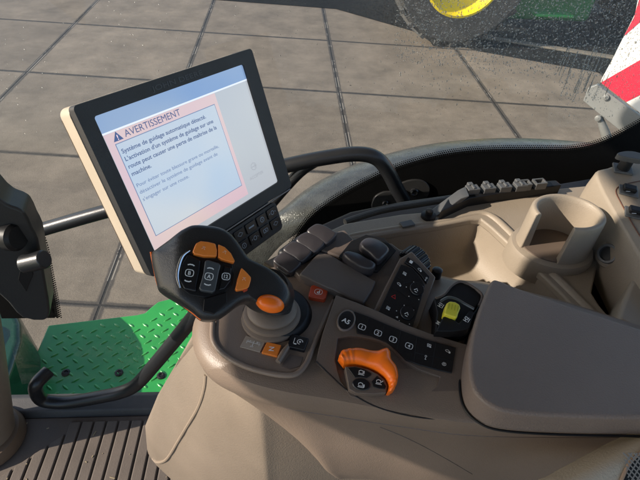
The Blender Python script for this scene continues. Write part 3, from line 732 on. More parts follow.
# =================================================================== MONITOR
mon = thing('touchscreen_monitor', (-.09, .50, -.46), 'beige backed touchscreen monitor in a charcoal bezel showing a French warning', 'monitor')
TL = Vector((-.215, .467, -.236)); TR_ = Vector((-.045, .676, -.248)); MN = Vector((.724, -.568, .39)).normalized()
MU = (TR_ - TL).normalized(); MU = (MU - MN * MU.dot(MN)).normalized(); MV = MN.cross(MU)   # MV points up
MF = (TL, MU, MV, MN)
def rr_pts(u0, v0, u1, v1, r, z, k=6):
    pts = []
    for cx, cy, st in ((u1 - r, v0 + r, -90), (u1 - r, v1 - r, 0), (u0 + r, v1 - r, 90), (u0 + r, v0 + r, 180)):
        for i in range(k + 1):
            t = rad(st + 90 * i / k); pts.append(TL + MU * (cx + r * math.cos(t)) / 1000 - MV * (cy + r * math.sin(t)) / 1000 + MN * z / 1000)
    return pts
MP = Pl(TL, MN)
mb = MB(); mb.prism(MP, rr_pts(0, 0, 269, 208, 5, 0), 0, .012, world=True, holes=[rr_pts(17, 16, 246, 190, 3, 0)])
bz = build(mb, 'bezel', BEZEL, mon, bevel=.0018, seg=3)
mb = MB(); fr = (TL, MU, MV, MN); mb.text(fr, 'JOHN DEERE', .134, -.0088, h=.0058, w=.078, bold=.01); build(mb, 'lettering', GREYL, bz)
mb = MB(); mb.loft([rr_pts(14, 18, 252, 196, 14, -48), rr_pts(2, 4, 264, 206, 12, -40), rr_pts(-1, 1, 269, 209, 9, -34), rr_pts(-1, 1, 269, 209, 9, -12.3)]); build(mb, 'casing', CASE, mon, ang=50)
# keys panel under the screen
mb = MB(); mb.prism(MP, [v for v in rr_pts(50, 212, 225, 258, 8, 2)], 0, .02, world=True); kb = build(mb, 'button_panel', BEZEL, mon, bevel=.0015)
mb = MB(); mb.tube([TL + MU * u / 1000 - MV * .209 + MN * .002 for u in (8, 262)], .0010, seg=8, smooth=False); build(mb, 'trim_line', plastic('satin', (.35, .36, .38), .35, metal=.6), mon)
for r_ in range(2):
    for c_ in range(7):
        u0 = 62 + c_ * 23; v0 = 217 + r_ * 18
        mb = MB(); mb.prism(MP, rr_pts(u0, v0, u0 + 20, v0 + 14.5, 2, 4), 0, .004, world=True); kk = build(mb, 'menu_button', GLOSSB, kb, bevel=.0006)
        mb = MB(); fr = (TL + MU * (u0 + 10) / 1000 - MV * (v0 + 7.2) / 1000 + MN * .0041, MU, MV, MN)
        q = (r_ * 7 + c_) % 5
        if q == 0: mb.ribbon(fr, [(math.cos(t*.785)*.0038, math.sin(t*.785)*.0038) for t in range(8)], .0010, closed=True); mb.ribbon(fr, [(0,-.0018),(0,.0018)], .001)
        elif q == 1: mb.ribbon(fr, [(math.cos(t*.785)*.0030, math.sin(t*.785)*.0030) for t in range(8)], .0010, closed=True); mb.ribbon(fr, [(-.007,-.001),(-.005,.001)], .0008); mb.ribbon(fr, [(.007,-.001),(.005,.001)], .0008)
        elif q == 2: mb.rrect(fr, 0, 0, .009, .005, .001, .0009); mb.shape(fr, [(-.002,-.001),(.002,-.001),(0,.0015)])
        elif q == 3: mb.ribbon(fr, [(-.005,0),(0,.003),(.005,0),(0,-.003)], .0009, closed=True)
        else: mb.shape(fr, [(-.0055,-.001),(.0055,-.001),(.0055,.0012),(-.0055,.0012)])
        build(mb, 'button_legend', plastic('pale_blue_legend', (.35, .42, .5), .5), kb)
# screen
def screen_mat(name, c0, c1, k):
    m, nt, b = nodes(name); N = nt.nodes; L = nt.links
    tc = N.new('ShaderNodeTexCoord'); n = N.new('ShaderNodeTexNoise'); n.inputs['Scale'].default_value = 6; L.new(tc.outputs['Object'], n.inputs['Vector'])
    r = N.new('ShaderNodeValToRGB'); r.color_ramp.elements[0].color = (*c0, 1); r.color_ramp.elements[1].color = (*c1, 1); r.color_ramp.elements[0].position = .35; r.color_ramp.elements[1].position = .65
    L.new(n.outputs['Fac'], r.inputs[0]); L.new(r.outputs[0], b.inputs['Emission Color']); b.inputs['Emission Strength'].default_value = k
    b.inputs['Base Color'].default_value = (.02, .02, .025, 1); b.inputs['Roughness'].default_value = .22; b.inputs['Specular IOR Level'].default_value = .8
    return m
def quad(mb, u0, v0, u1, v1, z, m=0): mb.poly([TL + MU * u / 1000 - MV * v / 1000 + MN * z / 1000 for u, v in ((u0, v1), (u1, v1), (u1, v0), (u0, v0))], m)
mb = MB(); quad(mb, 15, 14, 248, 192, -3.5)
scr = build(mb, 'screen', screen_mat('screen_grey', (.46, .50, .56), (.50, .53, .57), .62), mon, smooth=False)
mb = MB(); quad(mb, 17, 16, 246, 35.5, -3.2); build(mb, 'title_bar', screen_mat('screen_blue', (.17, .30, .56), (.30, .40, .56), .64), scr, smooth=False)
mb = MB(); quad(mb, 17, 35.5, 246, 37.5, -3.2); build(mb, 'title_rule', screen_mat('screen_pale', (.62, .68, .8), (.66, .70, .8), .8), scr, smooth=False)
mb = MB(); quad(mb, 19, 37.7, 184, 182, -3.2); build(mb, 'warning_panel', screen_mat('screen_pink', (.70, .50, .58), (.76, .60, .56), .60), scr, smooth=False)
mb = MB(); quad(mb, 27.5, 50.3, 178, 166, -2.9); build(mb, 'message_border', screen_mat('screen_navy', (.13, .2, .38), (.13, .2, .38), .6), scr, smooth=False)
mb = MB(); quad(mb, 28.3, 51.1, 177.2, 165.2, -2.7); build(mb, 'message_box', screen_mat('screen_white', (.40, .52, .68), (.56, .60, .64), .66), scr, smooth=False)
NAVY = emit('screen_text', (.05, .09, .25), .6)
def st(txt, u, v, h, w=None, z=-2.5, mat=NAVY, nm='message_text', bold=0.0):
    mb = MB(); mb.text((TL + MU * u / 1000 - MV * v / 1000 + MN * z / 1000, MU, MV, MN), txt, 0, 0, h=h / 1000, w=w / 1000 if w else None, center=False, bold=bold); build(mb, nm, mat, scr, smooth=False)
mb = MB(); fr = (TL + MU * .0335 - MV * .0435 + MN * -.0028, MU, MV, MN); mb.shape(fr, [(-.0062, -.0045), (.0062, -.0045), (0, .0058)]); build(mb, 'warning_triangle', NAVY, scr, smooth=False)
st('!', 32.8, 47.0, 5.5, mat=emit('screen_pinkish', (.8, .6, .66), .8), z=-2.4, bold=.02)
st('AVERTISSEMENT', 42.5, 47.3, 7.8, 80)
st('Système de guidage automatique détecté.', 31, 62.5, 5.0, 126, bold=.012)
st("L'activation d'un système de guidage sur une", 31, 71.5, 5.0, 135, bold=.012)
st('route peut causer une perte de maîtrise de la', 31, 80.5, 5.0, 137, bold=.012)
st('machine.', 31, 89.5, 5.0, 27, bold=.012)
FAINT = emit('screen_text_faint', (.11, .17, .35), .7)
st('Pour éviter toute blessure grave ou mortelle,', 31, 103.5, 4.4, 130, mat=FAINT)
st('désactiver le système de guidage avant de', 31, 112, 4.4, 124, mat=FAINT)
st("s'engager sur une route.", 31, 121, 4.4, 70, mat=FAINT)
ACC = emit('screen_text_grey', (.28, .30, .34), .8)
mb = MB(); fr = (TL + MU * .209 - MV * .150 + MN * -.0028, MU, MV, MN)
mb.ribbon(fr, [(math.cos(t*.785)*.0052, math.sin(t*.785)*.0052) for t in range(8)], .0008, closed=True); mb.ribbon(fr, [(-.004,0),(.004,0)], .0008); mb.ribbon(fr, [(.0015,-.0025),(.004,0),(.0015,.0025)], .0008); build(mb, 'accept_icon', ACC, scr, smooth=False)
st('ACCEPTER', 195, 166, 4.2, 28, mat=ACC, z=-2.8)
# mount behind
mb = MB(); mb.tube([TL + MU * .14 - MV * .13 - MN * .045, TL + MU * .16 - MV * .17 - MN * .08, Vector((-.12, .50, -.44)), Vector((-.06, .40, -.47))], .016, seg=16); build(mb, 'mount_arm', BARM, mon)

# =================================================================== SIDE CONSOLE
sc = thing('side_console', (.35, .60, -1.0), 'beige side console beyond the armrest with cup holder, deep tray and knobs', 'console')
SC = H(.480)
top_px = [(262,262),(300,243),(345,223),(400,214),(440,210),(480,200),(520,192),(580,186),(640,180),(760,175),(900,420),(760,470),(600,420),(460,330),(330,300)]
tray = [(338,262),(343,243),(352,239),(400,231),(440,225),(470,219),(481,219),(490,226),(520,254),(560,292),(590,325),(560,370),(480,370),(400,330),(350,295)]
bin_ = [(592,292),(597,268),(612,238),(622,226),(650,240),(700,270),(760,320),(720,370),(660,355),(620,328),(600,305)]
mb = MB(); mb.prism(SC, top_px, 0, .014, holes=[tray, bin_]); build(mb, 'console_top', BEIGE, sc, bevel=.004, seg=4)
def bowl_mesh(pts, depth, k, name, mat, n=4):
    w = spline([SC.p(a, b, 0) for a, b in pts], n); c0 = sum(w, Vector()) / len(w); mb = MB()
    rings = []
    for t in range(9):
        f_ = t / 8; kk = 1.015 - (1 - k) * (1 - math.cos(f_ * math.pi / 2)) ; dz = -.004 - depth * math.sin(f_ * math.pi / 2) ** .8
        rings.append([c0 + (v - c0) * kk + Vector((0, 0, dz)) for v in w])
    mb.loft(rings, cap0=False, cap1=True); o = build(mb, name, mat, sc, ang=70)
    return o
bowl_mesh(tray, .075, .72, 'tray', BEIGE)
bowl_mesh(bin_, .10, .75, 'storage_bin', BEIGE)
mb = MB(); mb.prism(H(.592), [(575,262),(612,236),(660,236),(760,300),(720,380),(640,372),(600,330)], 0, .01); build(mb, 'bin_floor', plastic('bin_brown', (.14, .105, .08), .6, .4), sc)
# skirt of console down to the floor
wt = [SC.p(a, b) for a, b in top_px]
mb = MB(); lowr = [Vector((v.x, min(v.y, .66), -1.0)) for v in wt]
mb.loft([spline([v + Vector((0, 0, -.72)) for v in [Vector((q.x, min(q.y + .0, .68), q.z)) for q in wt]], 3), spline([v + Vector((0, 0, -.0142)) for v in wt], 3)], cap0=True, cap1=False)
build(mb, 'console_side', BEIGE_D, sc)
# ridge between the tray and the cup area
mb = MB(); mb.tube([SC.p(a, b, -.003) for a, b in ((338,243),(352,236),(400,228),(440,222),(470,215.5),(484,214.5),(495,220),(508,232),(530,254),(560,283),(600,322))], [.004, .0045, .0045, .0045, .005, .0065, .0075, .0075, .0075, .0075, .0075], seg=14); build(mb, 'tray_ridge', BEIGE, sc)
# cup holder : open C-shaped cup
cc = at(569.5, 210.5, .402); RO, RI = .0525, .0420; CS = .82
cup = MB(); segs = []
a_gap = rad(224)
half = rad(33); N_ = 64; prof = [(RO + .006, -.085), (RO + .001, -.060), (RO, -.010), (RO - .0006, -.003), (RO - .003, 0), (RI + .003, 0), (RI + .0005, -.003), (RI, -.010), (RI - .004, -.080)]
rings = []
for i in range(N_ + 1):
    t = a_gap + half + (2 * math.pi - 2 * half) * i / N_
    d = Vector((math.cos(t), math.sin(t) * CS, 0)); e = min(1, i / 3, (N_ - i) / 3); 
    rings.append([cc + d * r_ + Vector((0, 0, z_)) for r_, z_ in prof])
cup.loft(rings, closed=True); co = build(cup, 'cup_holder', BEIGE, sc, bevel=.002, seg=3, ang=50)
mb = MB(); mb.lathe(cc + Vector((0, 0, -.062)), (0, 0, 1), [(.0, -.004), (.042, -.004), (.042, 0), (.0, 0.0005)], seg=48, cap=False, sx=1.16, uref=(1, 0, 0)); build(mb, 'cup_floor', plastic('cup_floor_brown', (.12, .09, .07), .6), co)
mb = MB(); mb.lathe(cc + Vector((0, 0, -.092)), (0, 0, 1), [(.054, -.01), (.053, .020), (.051, .026), (.045, .028)], seg=48, sx=1.18, uref=(1, 0, 0)); build(mb, 'cup_collar', BEIGE, co)
# raised switch bank on the right
BP = Pl(at(625, 200, .400), (-.04, -.10, .99))
bank = [(597,173),(608,168),(640,160),(740,150),(800,300),(740,340),(668,300),(645,262),(625,228),(606,195)]
wb = [BP.p(a, b) for a, b in bank]; wb = spline(wb, 3); c0 = sum(wb, Vector()) / len(wb)
mb = MB(); mb.loft([[c0 + (v - c0) * 1.05 + Vector((-.004, 0, -.095)) for v in wb], [c0 + (v - c0) * 1.04 + Vector((-.002, 0, -.03)) for v in wb], [c0 + (v - c0) * 1.02 + BP.n * -.006 for v in wb], [c0 + (v - c0) * 1.0 + BP.n * -.001 for v in wb], [c0 + (v - c0) * .97 for v in wb]])
bank_o = build(mb, 'switch_bank', BEIGE, sc, ang=60)
mb = MB(); mb.tube([BP.p(a, b, .0004) for a, b in ((645,180),(626,184),(616,190),(622,205),(640,236),(660,262))], .0008, seg=6); build(mb, 'seam', plastic('seam_rust', (.12, .05, .03), .6), bank_o)
def knob(x_, y_, r_, wing):
    fr = BP.frame(x_, y_, 10, 0)
    mb = MB(); mb.obox(fr, 0, 0, r_ * 2.4, r_ * 2.0, 0, .004); b_ = build(mb, 'switch_plate', CONN, bank_o, bevel=.0012)
    mb = MB(); mb.lathe(fr[0], fr[3], [(r_ * .8, .003), (r_ * .75, .018), (r_ * .68, .020)], seg=24); build(mb, 'knob_stem', BLACK, bank_o)
    if wing:
        mb = MB(); pts = [(-1.8, -.35), (-1.3, .25), (-.3, .75), (.8, .85), (2.2, .3), (2.4, -.2), (1.2, -.75), (-.4, -.8), (-1.4, -.7)]
        w = spline([fr[0] + fr[1] * a * r_ + fr[2] * b * r_ + fr[3] * .030 for a, b in pts], 4)
        mb.prism(Pl(w[0], fr[3]), w, depth=.009, world=True); build(mb, 'knob_wing', CONN, bank_o, bevel=.002)
knob(622, 170, .0115, True)
for (x_, y_) in ((628, 192), (634, 214), (655, 203)):
    fr = BP.frame(x_, y_, 14, 0)
    mb = MB(); mb.obox(fr, 0, 0, .026, .022, 0, .003); pl_ = build(mb, 'switch_plate', CONN, bank_o, bevel=.001)
    mb = MB(); mb.obox(fr, 0, .001, .018, .013, .003, .010); build(mb, 'rocker_switch', BLACK, bank_o, bevel=.002)
    mb = MB(); fr = BP.frame(x_, y_, 14, .0102); mb.ribbon(fr, [(-.003, 0), (.003, .002)], .001); build(mb, 'switch_legend', WHITE, bank_o)
mb = MB(); mb.prism(H(.44), [(618,318),(622,302),(632,280),(645,262),(700,300),(720,380),(660,345)], 0, .08); build(mb, 'bin_wall', BEIGE, sc, bevel=.006, seg=4)
# power socket
best = None
bpy.context.view_layer.update()
for oo in [o for o in bpy.data.objects if o.parent in (sc,) and o.type == 'MESH']:
    bm_ = bmesh.new(); bm_.from_mesh(oo.data); bm_.transform(Matrix.Translation(WLOC[oo.name] - Vector((0, 0, CAMZ)))); tree = BVHTree.FromBMesh(bm_); bm_.free()
    ht = tree.ray_cast(Vector((0, 0, 0)), Wd(609, 254).normalized())
    if ht[0] and (best is None or ht[3] < best[1]): best = (ht[0], ht[3], ht[1])
ax = (best[2] if best[2].dot(best[0]) < 0 else -best[2]).normalized(); ax = (ax + Vector((-.1, -.5, .6))).normalized(); soc = best[0] + ax * .003
mb = MB(); mb.lathe(soc, ax, [(.0140, -.02), (.0145, .001), (.0135, .004), (.0105, .004), (.0098, -.015)], seg=36, cap=False); so = build(mb, 'power_socket', CONN, sc)
mb = MB(); mb.lathe(soc, ax, [(.0, -.0015), (.0105, -.0015), (.0105, -.02)], seg=24, cap=False); build(mb, 'socket_core', BLACK, so)
mb = MB(); mb.lathe(soc - ax * .001, ax, [(.022, -.014), (.020, -.006), (.014, -.003), (.0, -.0028)], seg=36, cap=False); build(mb, 'socket_boss', BEIGE, so)
# small switch and bullet fixture on the near ledge
fr = SC.frame(407, 225, -12, 0)
mb = MB(); mb.obox(fr, 0, 0, .022, .013, 0, .004); build(mb, 'ledge_switch', CONN, sc, bevel=.001)
fr = SC.frame(428, 217, -12, 0)
mb = MB(); mb.lathe(fr[0], fr[3], [(.012, 0), (.012, .005), (.006, .007), (.006, .014), (.003, .016)], seg=24); build(mb, 'ledge_stud', BLACK, sc)
# connector rail
RP = H(.500)
cr_ = thing('connector_rail', RP.p(480, 195), 'grey connector rail with ribbed plugs lying between console and black glass border', 'connector rail')
mb = MB()
mb.prism(H(.462), [(449,197),(466,187),(487,186),(520,183),(556,180),(562,185),(530,189),(500,193),(470,198),(440,212)], 0, .02)
build(mb, 'rail_body', BLACK, cr_, bevel=.002)
for i in range(4):
    x_ = 470 + i * 16; fr = H(.452).frame(x_ + 3, 187 - i * 1.2, -5, 0)
    mb = MB(); mb.obox(fr, 0, 0, .0215, .015, -.012, .0); mb.obox(fr, -.001, .0085, .009, .008, -.010, .002); mb.obox(fr, 0, -.001, .004, .010, -.002, .0025); build(mb, 'plug', CONN, cr_, bevel=.0012)
for i in range(2):
    fr = H(.452).frame(525 + i * 15, 182.5 - i * 1.2, -5, 0); mb = MB()
    O, u, v, n_ = fr
    for (cx, cy, w_, h_) in ((0, .0065, .021, .003), (0, -.0065, .021, .003), (-.009, 0, .003, .010), (.009, 0, .003, .010)): mb.obox(fr, cx, cy, w_, h_, -.012, .001)
    build(mb, 'open_socket', CONN, cr_, bevel=.0008)
mb = MB(); mb.loft([[H(.452).p(a, b) for a, b in ((466,186),(470,196),(461,199),(458,190))], [H(.485).p(a, b) for a, b in ((440,208),(446,214),(432,220),(425,214))]]); build(mb, 'ramp', CONN, cr_, bevel=.002)
# black trim shelf behind the console
mb = MB(); mb.prism(H(.56), [(275,250),(300,232),(350,210),(400,200),(470,190),(560,182),(620,172),(760,140),(760,200),(600,205),(400,225),(300,262)], 0, .5)
tag(build(mb, 'side_trim', BLACK, bevel=.01), 'matt black inner trim running between beige console and side window', 'trim panel')
# sun-faded strip of trim at the ledge
mb = MB(); mb.tube([H(.53).p(a, b) for a, b in ((345,222),(380,211),(420,204),(445,200))], .006, seg=10)
tag(build(mb, 'cable_conduit', plastic('dusty_black', (.06, .06, .058), .6, .5, 300, dirt=.8)), 'dusty dark cable conduit lying behind the near ledge of the console', 'conduit')

# =================================================================== SIDE WINDOW
GP = Pl((0, .95, -.50), (0, -.70, .21))
def gp(x_, z_): # point of the pane by world x and z
    y_ = .95 - (-.50 - z_) * .30; return Vector((x_, y_, z_))
win = thing('side_window', gp(.2, -1.19), 'large wet side window with a dotted black ceramic border round its lower edge', 'window')
mb = MB(); b_ = mb
b_.poly([gp(-.70, -1.186), gp(1.30, -1.186), gp(1.30, .50), gp(-.70, .50)])
build(mb, 'glass_pane', GLASSM, win, smooth=False)
GI = GP.off(.004)
fr_top = [(286,262),(293,248),(302,232),(318,214),(345,195.5),(372,181),(400,169),(440,158),(480,153),(530,152),(570,151.5),(600,145),(640,125),(700,85),(760,30)]
wt = spline([GI.p(a, b) for a, b in fr_top], 10, False)
bt = []
for v in wt: bt.append(Vector((v.x, gp(0, -1.0).y - .004, -1.0)))
mb = MB(); mb.loft([bt, wt], closed=False, cap0=False, cap1=False); build(mb, 'black_border', plastic('frit_black', (.003, .003, .003), .6, spec=.08), win, smooth=False)
FR = MATS['frit_black']
# dot rows, shrinking away from the border
wt2 = resample(spline([GI.p(a, b) for a, b in fr_top], 12, False), 260)
mb = MB()
for row, (dist_, r_) in enumerate(((.0012, .0033), (.0062, .0027), (.0108, .0021), (.0150, .0015))):
    for i in range(1, len(wt2) - 1):
        t = (wt2[i + 1] - wt2[i - 1]).normalized(); nn = GI.n.cross(t).normalized()
        if nn.z < 0: nn = -nn
        p = wt2[i].lerp(wt2[i + 1], .5 * (row % 2)) + nn * dist_
        a_ = t * r_; c_ = nn * r_
        mb.poly([p + a_ * math.cos(k_ * math.pi / 4) + c_ * math.sin(k_ * math.pi / 4) + GI.n * .0004 for k_ in range(8)])
tag(build(mb, 'border_dots', FR, win, smooth=False), kind='stuff')
# water drops on the outside
def inside_dense(x_, y_): return (x_ > 395 and y_ < 62 + (x_ - 400) * .10) or (x_ > 560 and y_ < 100)
GO = GP.off(-.0015)
mb = MB()
def drop(p, r_, st=1.0, sg=7):
    a_ = Vector((1, 0, 0)); c_ = GO.n.cross(a_).normalized(); n_ = -GO.n
    r0_ = [mb.b.verts.new(p + (a_ * math.cos(2*math.pi*k_/sg) + c_ * math.sin(2*math.pi*k_/sg) * st) * r_) for k_ in range(sg)]
    r1_ = [mb.b.verts.new(p + (a_ * math.cos(2*math.pi*k_/sg) + c_ * math.sin(2*math.pi*k_/sg) * st) * r_ * .68 + n_ * r_ * .17) for k_ in range(sg)]
    tp = mb.b.verts.new(p + n_ * r_ * .24)
    mb.face(list(reversed(r0_)))
    for k_ in range(sg):
        j = (k_ + 1) % sg; mb.face([r0_[k_], r0_[j], r1_[j], r1_[k_]]); mb.face([r1_[k_], r1_[j], tp])
rnd = random.Random(3); cnt = 0
while cnt < 9500:
    x_ = rnd.uniform(385, 700); y_ = rnd.uniform(-60, 120)
    e = 1 if inside_dense(x_, y_) else 0
    if not e:
        near = inside_dense(x_, y_ - 25) or inside_dense(x_ + 25, y_)
        if rnd.random() > (.18 if near else .03): continue
    drop(GO.p(x_, y_), rnd.choice((.0006, .0007, .0008, .0009, .0010, .0012, .0017)) * rnd.uniform(.8, 1.2), rnd.uniform(.9, 1.4)); cnt += 1
for i in range(300):
    x_ = rnd.uniform(0, 640); y_ = rnd.uniform(0, 150); drop(GO.p(x_, y_), rnd.uniform(.0006, .0013))
for i in range(34):
    x_ = rnd.uniform(565, 612); y_ = rnd.uniform(45, 85); 
    p = GO.p(x_, y_); L_ = rnd.uniform(.02, .06)
    for q in range(14): drop(p + Vector((-.45, 0, 0)) * (L_ * q / 14) + (GO.p(x_, y_ + 10) - p).normalized() * (L_ * q / 14), rnd.uniform(.0008, .0017), 1.8)
tag(build(mb, 'water_drops', WATER, win, ang=180), kind='stuff')

# =================================================================== HAND RAILS
VR = Pl((0, .84, 0), (0, -1, 0))
hr = thing('hand_rail', (-.2, .84, -.72), 'long black hand rail passing behind the monitor and bending down to its bracket', 'hand rail')
pts = [VR.p(-40, 250), VR.p(12, 238), VR.p(100, 213), VR.p(190, 190), VR.p(285, 166), VR.p(330, 157), VR.p(358, 154), VR.p(376, 158), VR.p(387, 170), VR.p(396, 187), VR.p(404, 201)]
mb = MB(); mb.tube(pts, .0155, seg=20, n=8); build(mb, 'rail_tube', BARM, hr)
mb = MB(); mb.tube([VR.p(316, 161), VR.p(300, 172), VR.p(278, 196), VR.p(255, 225)], .012, seg=12); build(mb, 'rail_strut', BARM, hr)
GB = GP.off(.012)
mb = MB(); mb.prism(GB, [(372,203),(376,196),(384,192),(392,191),(400,184),(412,180),(424,181),(430,188),(428,197),(418,206),(404,211),(390,213),(378,213),(372,209)], 0, .008, n=3); bp_ = build(mb, 'mounting_plate', plastic('bracket_black', (.02, .02, .02), .4), hr, bevel=.002)
for x_, y_, r_ in ((385, 203, .0075), (414, 192, .0095), (404, 192, .006)):
    mb = MB(); mb.lathe(GB.p(x_, y_, 0), GB.n, [(r_, 0), (r_, .005), (r_ * .7, .007), (r_ * .3, .0045)], seg=24); build(mb, 'bolt', BARM, hr)
lowr_ = Pl((0, .672, 0), (0, -1, 0))
gb = thing('grab_handle', (-.5, .672, -1.18), 'black cranked grab handle in front of the green step, its left end hooked', 'grab handle')
pts = [lowr_.p(44, 382) + Vector((0, .03, 0)), lowr_.p(37, 383), lowr_.p(36, 391), lowr_.p(41, 399), lowr_.p(52, 402), lowr_.p(70, 402), lowr_.p(100, 397), lowr_.p(122, 392), lowr_.p(137, 384), lowr_.p(155, 364), lowr_.p(175, 340), lowr_.p(196, 314), lowr_.p(206, 302)]
mb = MB(); mb.tube(pts, .0165, seg=20, n=8); build(mb, 'handle_tube', BARM, gb)

# =================================================================== FENDER
fo = [(170,420),(178,360),(195,310),(220,268),(250,240),(278,212),(308,188),(343,169),(390,153),(440,142.5),(500,138),(560,140),(620,147),(700,165),(790,190)]
fi = [(240,420),(246,360),(258,320),(275,285),(292,255),(312,232),(335,212),(362,200),(400,186),(440,175),(500,168),(560,168),(620,172),(700,185),(790,205)]
def hs_(i): return [1.25, 1.12, 1.0, .92, .87, .83, .81, .80, .79, .79, .79, .80, .82, .86, .95][i]
A = [at(p[0], p[1], hs_(i)) for i, p in enumerate(fo)]; B_ = [at(p[0], p[1], hs_(i) - .02) for i, p in enumerate(fi)]
for q in A: q.y = max(q.y, 1.02)
for q in B_: q.y = max(q.y, .985)
A = spline(A, 8, False); B_ = spline(B_, 8, False)
mb = MB(); mid = [a.lerp(b, .45) + Vector((0, 0, .022)) for a, b in zip(A, B_)]
md2 = [a.lerp(b, .15) + Vector((0, 0, .012)) for a, b in zip(A, B_)]
A2 = [a + Vector((0, .012, -.05)) for a in A]
A3 = [a + Vector((0, .000, -.055)) for a in A]; B3 = [b + Vector((0, 0, -.02)) for b in B_]
mb.loft([B3, B_, mid, md2, A, A2, A3], closed=False, cap0=False, cap1=False)
fen = tag(build(mb, 'mudguard', FENDM, ang=70), 'rain spotted grey mudguard curving outside the window above the slabs', 'mudguard')

# =================================================================== STEP
STP = H(1.50)
stp = thing('entry_step', (-.62, 1.0, -1.56), 'green chequer plate entry platform seen through the window beside the sill', 'step')
out = [(48,325),(90,320),(137,314.5),(145,312.5),(151,307),(158,301.5),(176,297),(230,290),(235,330),(215,392),(158,396),(36,416),(8,420),(33,361)]
mb = MB(); mb.prism(STP, out, 0, .05); pl_ = build(mb, 'platform', GREENS, stp, bevel=.006)
mb = MB(); W0 = [STP.p(a, b) for a, b in out]
def inpoly(p, P):
    c = False
    for i in range(len(P)):
        a, b = P[i], P[i - 1]
        if (a.y > p.y) != (b.y > p.y) and p.x < (b.x - a.x) * (p.y - a.y) / (b.y - a.y) + a.x: c = not c
    return c
pit = .0262; iy = 0; y_ = .82
while y_ < 1.34:
    x_ = -1.0 + (pit if iy % 2 else 0)
    ix = 0
    while x_ < -.2:
        ok_ = all(inpoly(Vector((x_ + dx_, y_ + dy_, 0)), W0) for dx_, dy_ in ((.028, .028), (-.028, -.028), (.028, -.028), (-.028, .028)))
        if ok_:
            ang_ = rad(38 if iy % 2 else -38) ; u_ = Vector((math.cos(ang_), math.sin(ang_), 0)); v_ = Vector((-u_.y, u_.x, 0)); O = Vector((x_, y_, -1.50))
            L_, w_ = .0155, .0048
            ringb = [O + u_ * (L_ * math.cos(t * math.pi / 6)) + v_ * (w_ * math.sin(t * math.pi / 6)) for t in range(12)]
            ringt = [O + Vector((0, 0, .0034)) + u_ * (L_ * .62 * math.cos(t * math.pi / 6)) + v_ * (w_ * .45 * math.sin(t * math.pi / 6)) for t in range(12)]
            mb.loft([ringb, ringt], cap0=False)
        x_ += pit * 2; ix += 1
    y_ += pit; iy += 1
build(mb, 'tread_lugs', GREENS, stp, ang=60)
for x_, y_ in ((66,373),(119,373),(161,376)):
    mb = MB(); mb.lathe(STP.p(x_, y_), (0, 0, 1), [(.014, 0), (.014, .004), (.008, .006), (.005, .002)], seg=20); build(mb, 'bolt', BLACK, stp)
mb = MB(); mb.prism(H(1.30), [(-120,290),(2,292),(12,303),(20,322),(20,340),(12,366),(2,392),(-4,420),(-120,430)], 0, .5)
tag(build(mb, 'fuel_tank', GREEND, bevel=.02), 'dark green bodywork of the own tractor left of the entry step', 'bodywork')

# =================================================================== LEFT PILLAR FITTING, COLUMN
BR = Pl((0, .80, 0), (.25, -1, .1))
lb = thing('pillar_hinge', BR.p(25, 300), 'black moulded hinge bracket on the front pillar holding the rail end', 'bracket')
mb = MB(); mb.prism(BR, [(-40,165),(0,199),(10,206),(24,212),(32,228),(38,240),(42,262),(46,285),(50,312),(44,321),(22,318),(8,303),(-40,250)], 0, .06, n=2); build(mb, 'bracket_body', plastic('soft_black', (.017, .018, .019), .45, .4, 400), lb, bevel=.012, seg=4)
mb = MB(); a_ = BR.p(24, 264, .02); b2 = BR.p(45, 259, .035)
mb.tube([a_, b2], .0165, seg=20, smooth=False); build(mb, 'stub', BARM, lb, bevel=.003)
mb = MB(); mb.lathe(BR.p(14, 237, .004), Vector((1, -.3, .2)), [(.024, -.01), (.024, .004), (.019, .010)], seg=24); build(mb, 'rail_socket', BLACK, lb)
mb = MB(); mb.prism(BR, [(22,262),(30,256),(33,275),(26,292),(18,280)], .002, .004); build(mb, 'recess', BLACK, lb, bevel=.0008)
# dots behind it on the glass
mb = MB(); edge2 = resample(spline([GI.p(a, b) for a, b in ((0,196),(14,203),(26,216),(36,232),(42,250),(47,275),(52,300),(55,318))], 8, False), 60)
for row, (d_, r_) in enumerate(((0, .0040), (.0058, .0034), (.0108, .0027), (.0152, .002))):
    for i in range(1, 59):
        t = (edge2[i + 1] - edge2[i - 1]).normalized(); nn = GI.n.cross(t).normalized()
        if nn.x < 0: nn = -nn
        p = edge2[i].lerp(edge2[i + 1], .5 * (row % 2)) + nn * d_
        mb.poly([p + t * r_ * math.cos(k_ * math.pi / 4) + nn * r_ * math.sin(k_ * math.pi / 4) for k_ in range(8)])
tag(build(mb, 'border_dots', FR, win, smooth=False), kind='stuff')
mb = MB(); e3 = spline([GI.p(a, b) for a, b in ((0,196),(14,203),(26,216),(36,232),(42,250),(47,275),(52,300),(55,318))], 8, False)
mb.loft([[Vector((min(v.x - .1, -.70), v.y, v.z)) for v in e3], e3], closed=False, cap0=False, cap1=False); build(mb, 'black_border', FR, win, smooth=False)
# beige column by the mat
mb = MB(); c0 = at(-12, 440, 1.2)
mb.tube([c0, at(-14, 420, 1.12), at(-18, 385, 1.0), at(-26, 325, .84), at(-34, 280, .74)], [.062, .056, .052, .048, .045], seg=28)
col = tag(build(mb, 'steering_column_cover', BEIGE_D), 'beige column cover rising from the floor at the left of the mat', 'column')
mb = MB(); mb.lathe(c0, (0, 0, 1), [(.086, 0), (.086, .012), (.078, .030), (.066, .034)], seg=32); build(mb, 'brown_collar', plastic('brown_collar', (.13, .085, .055), .6), col)

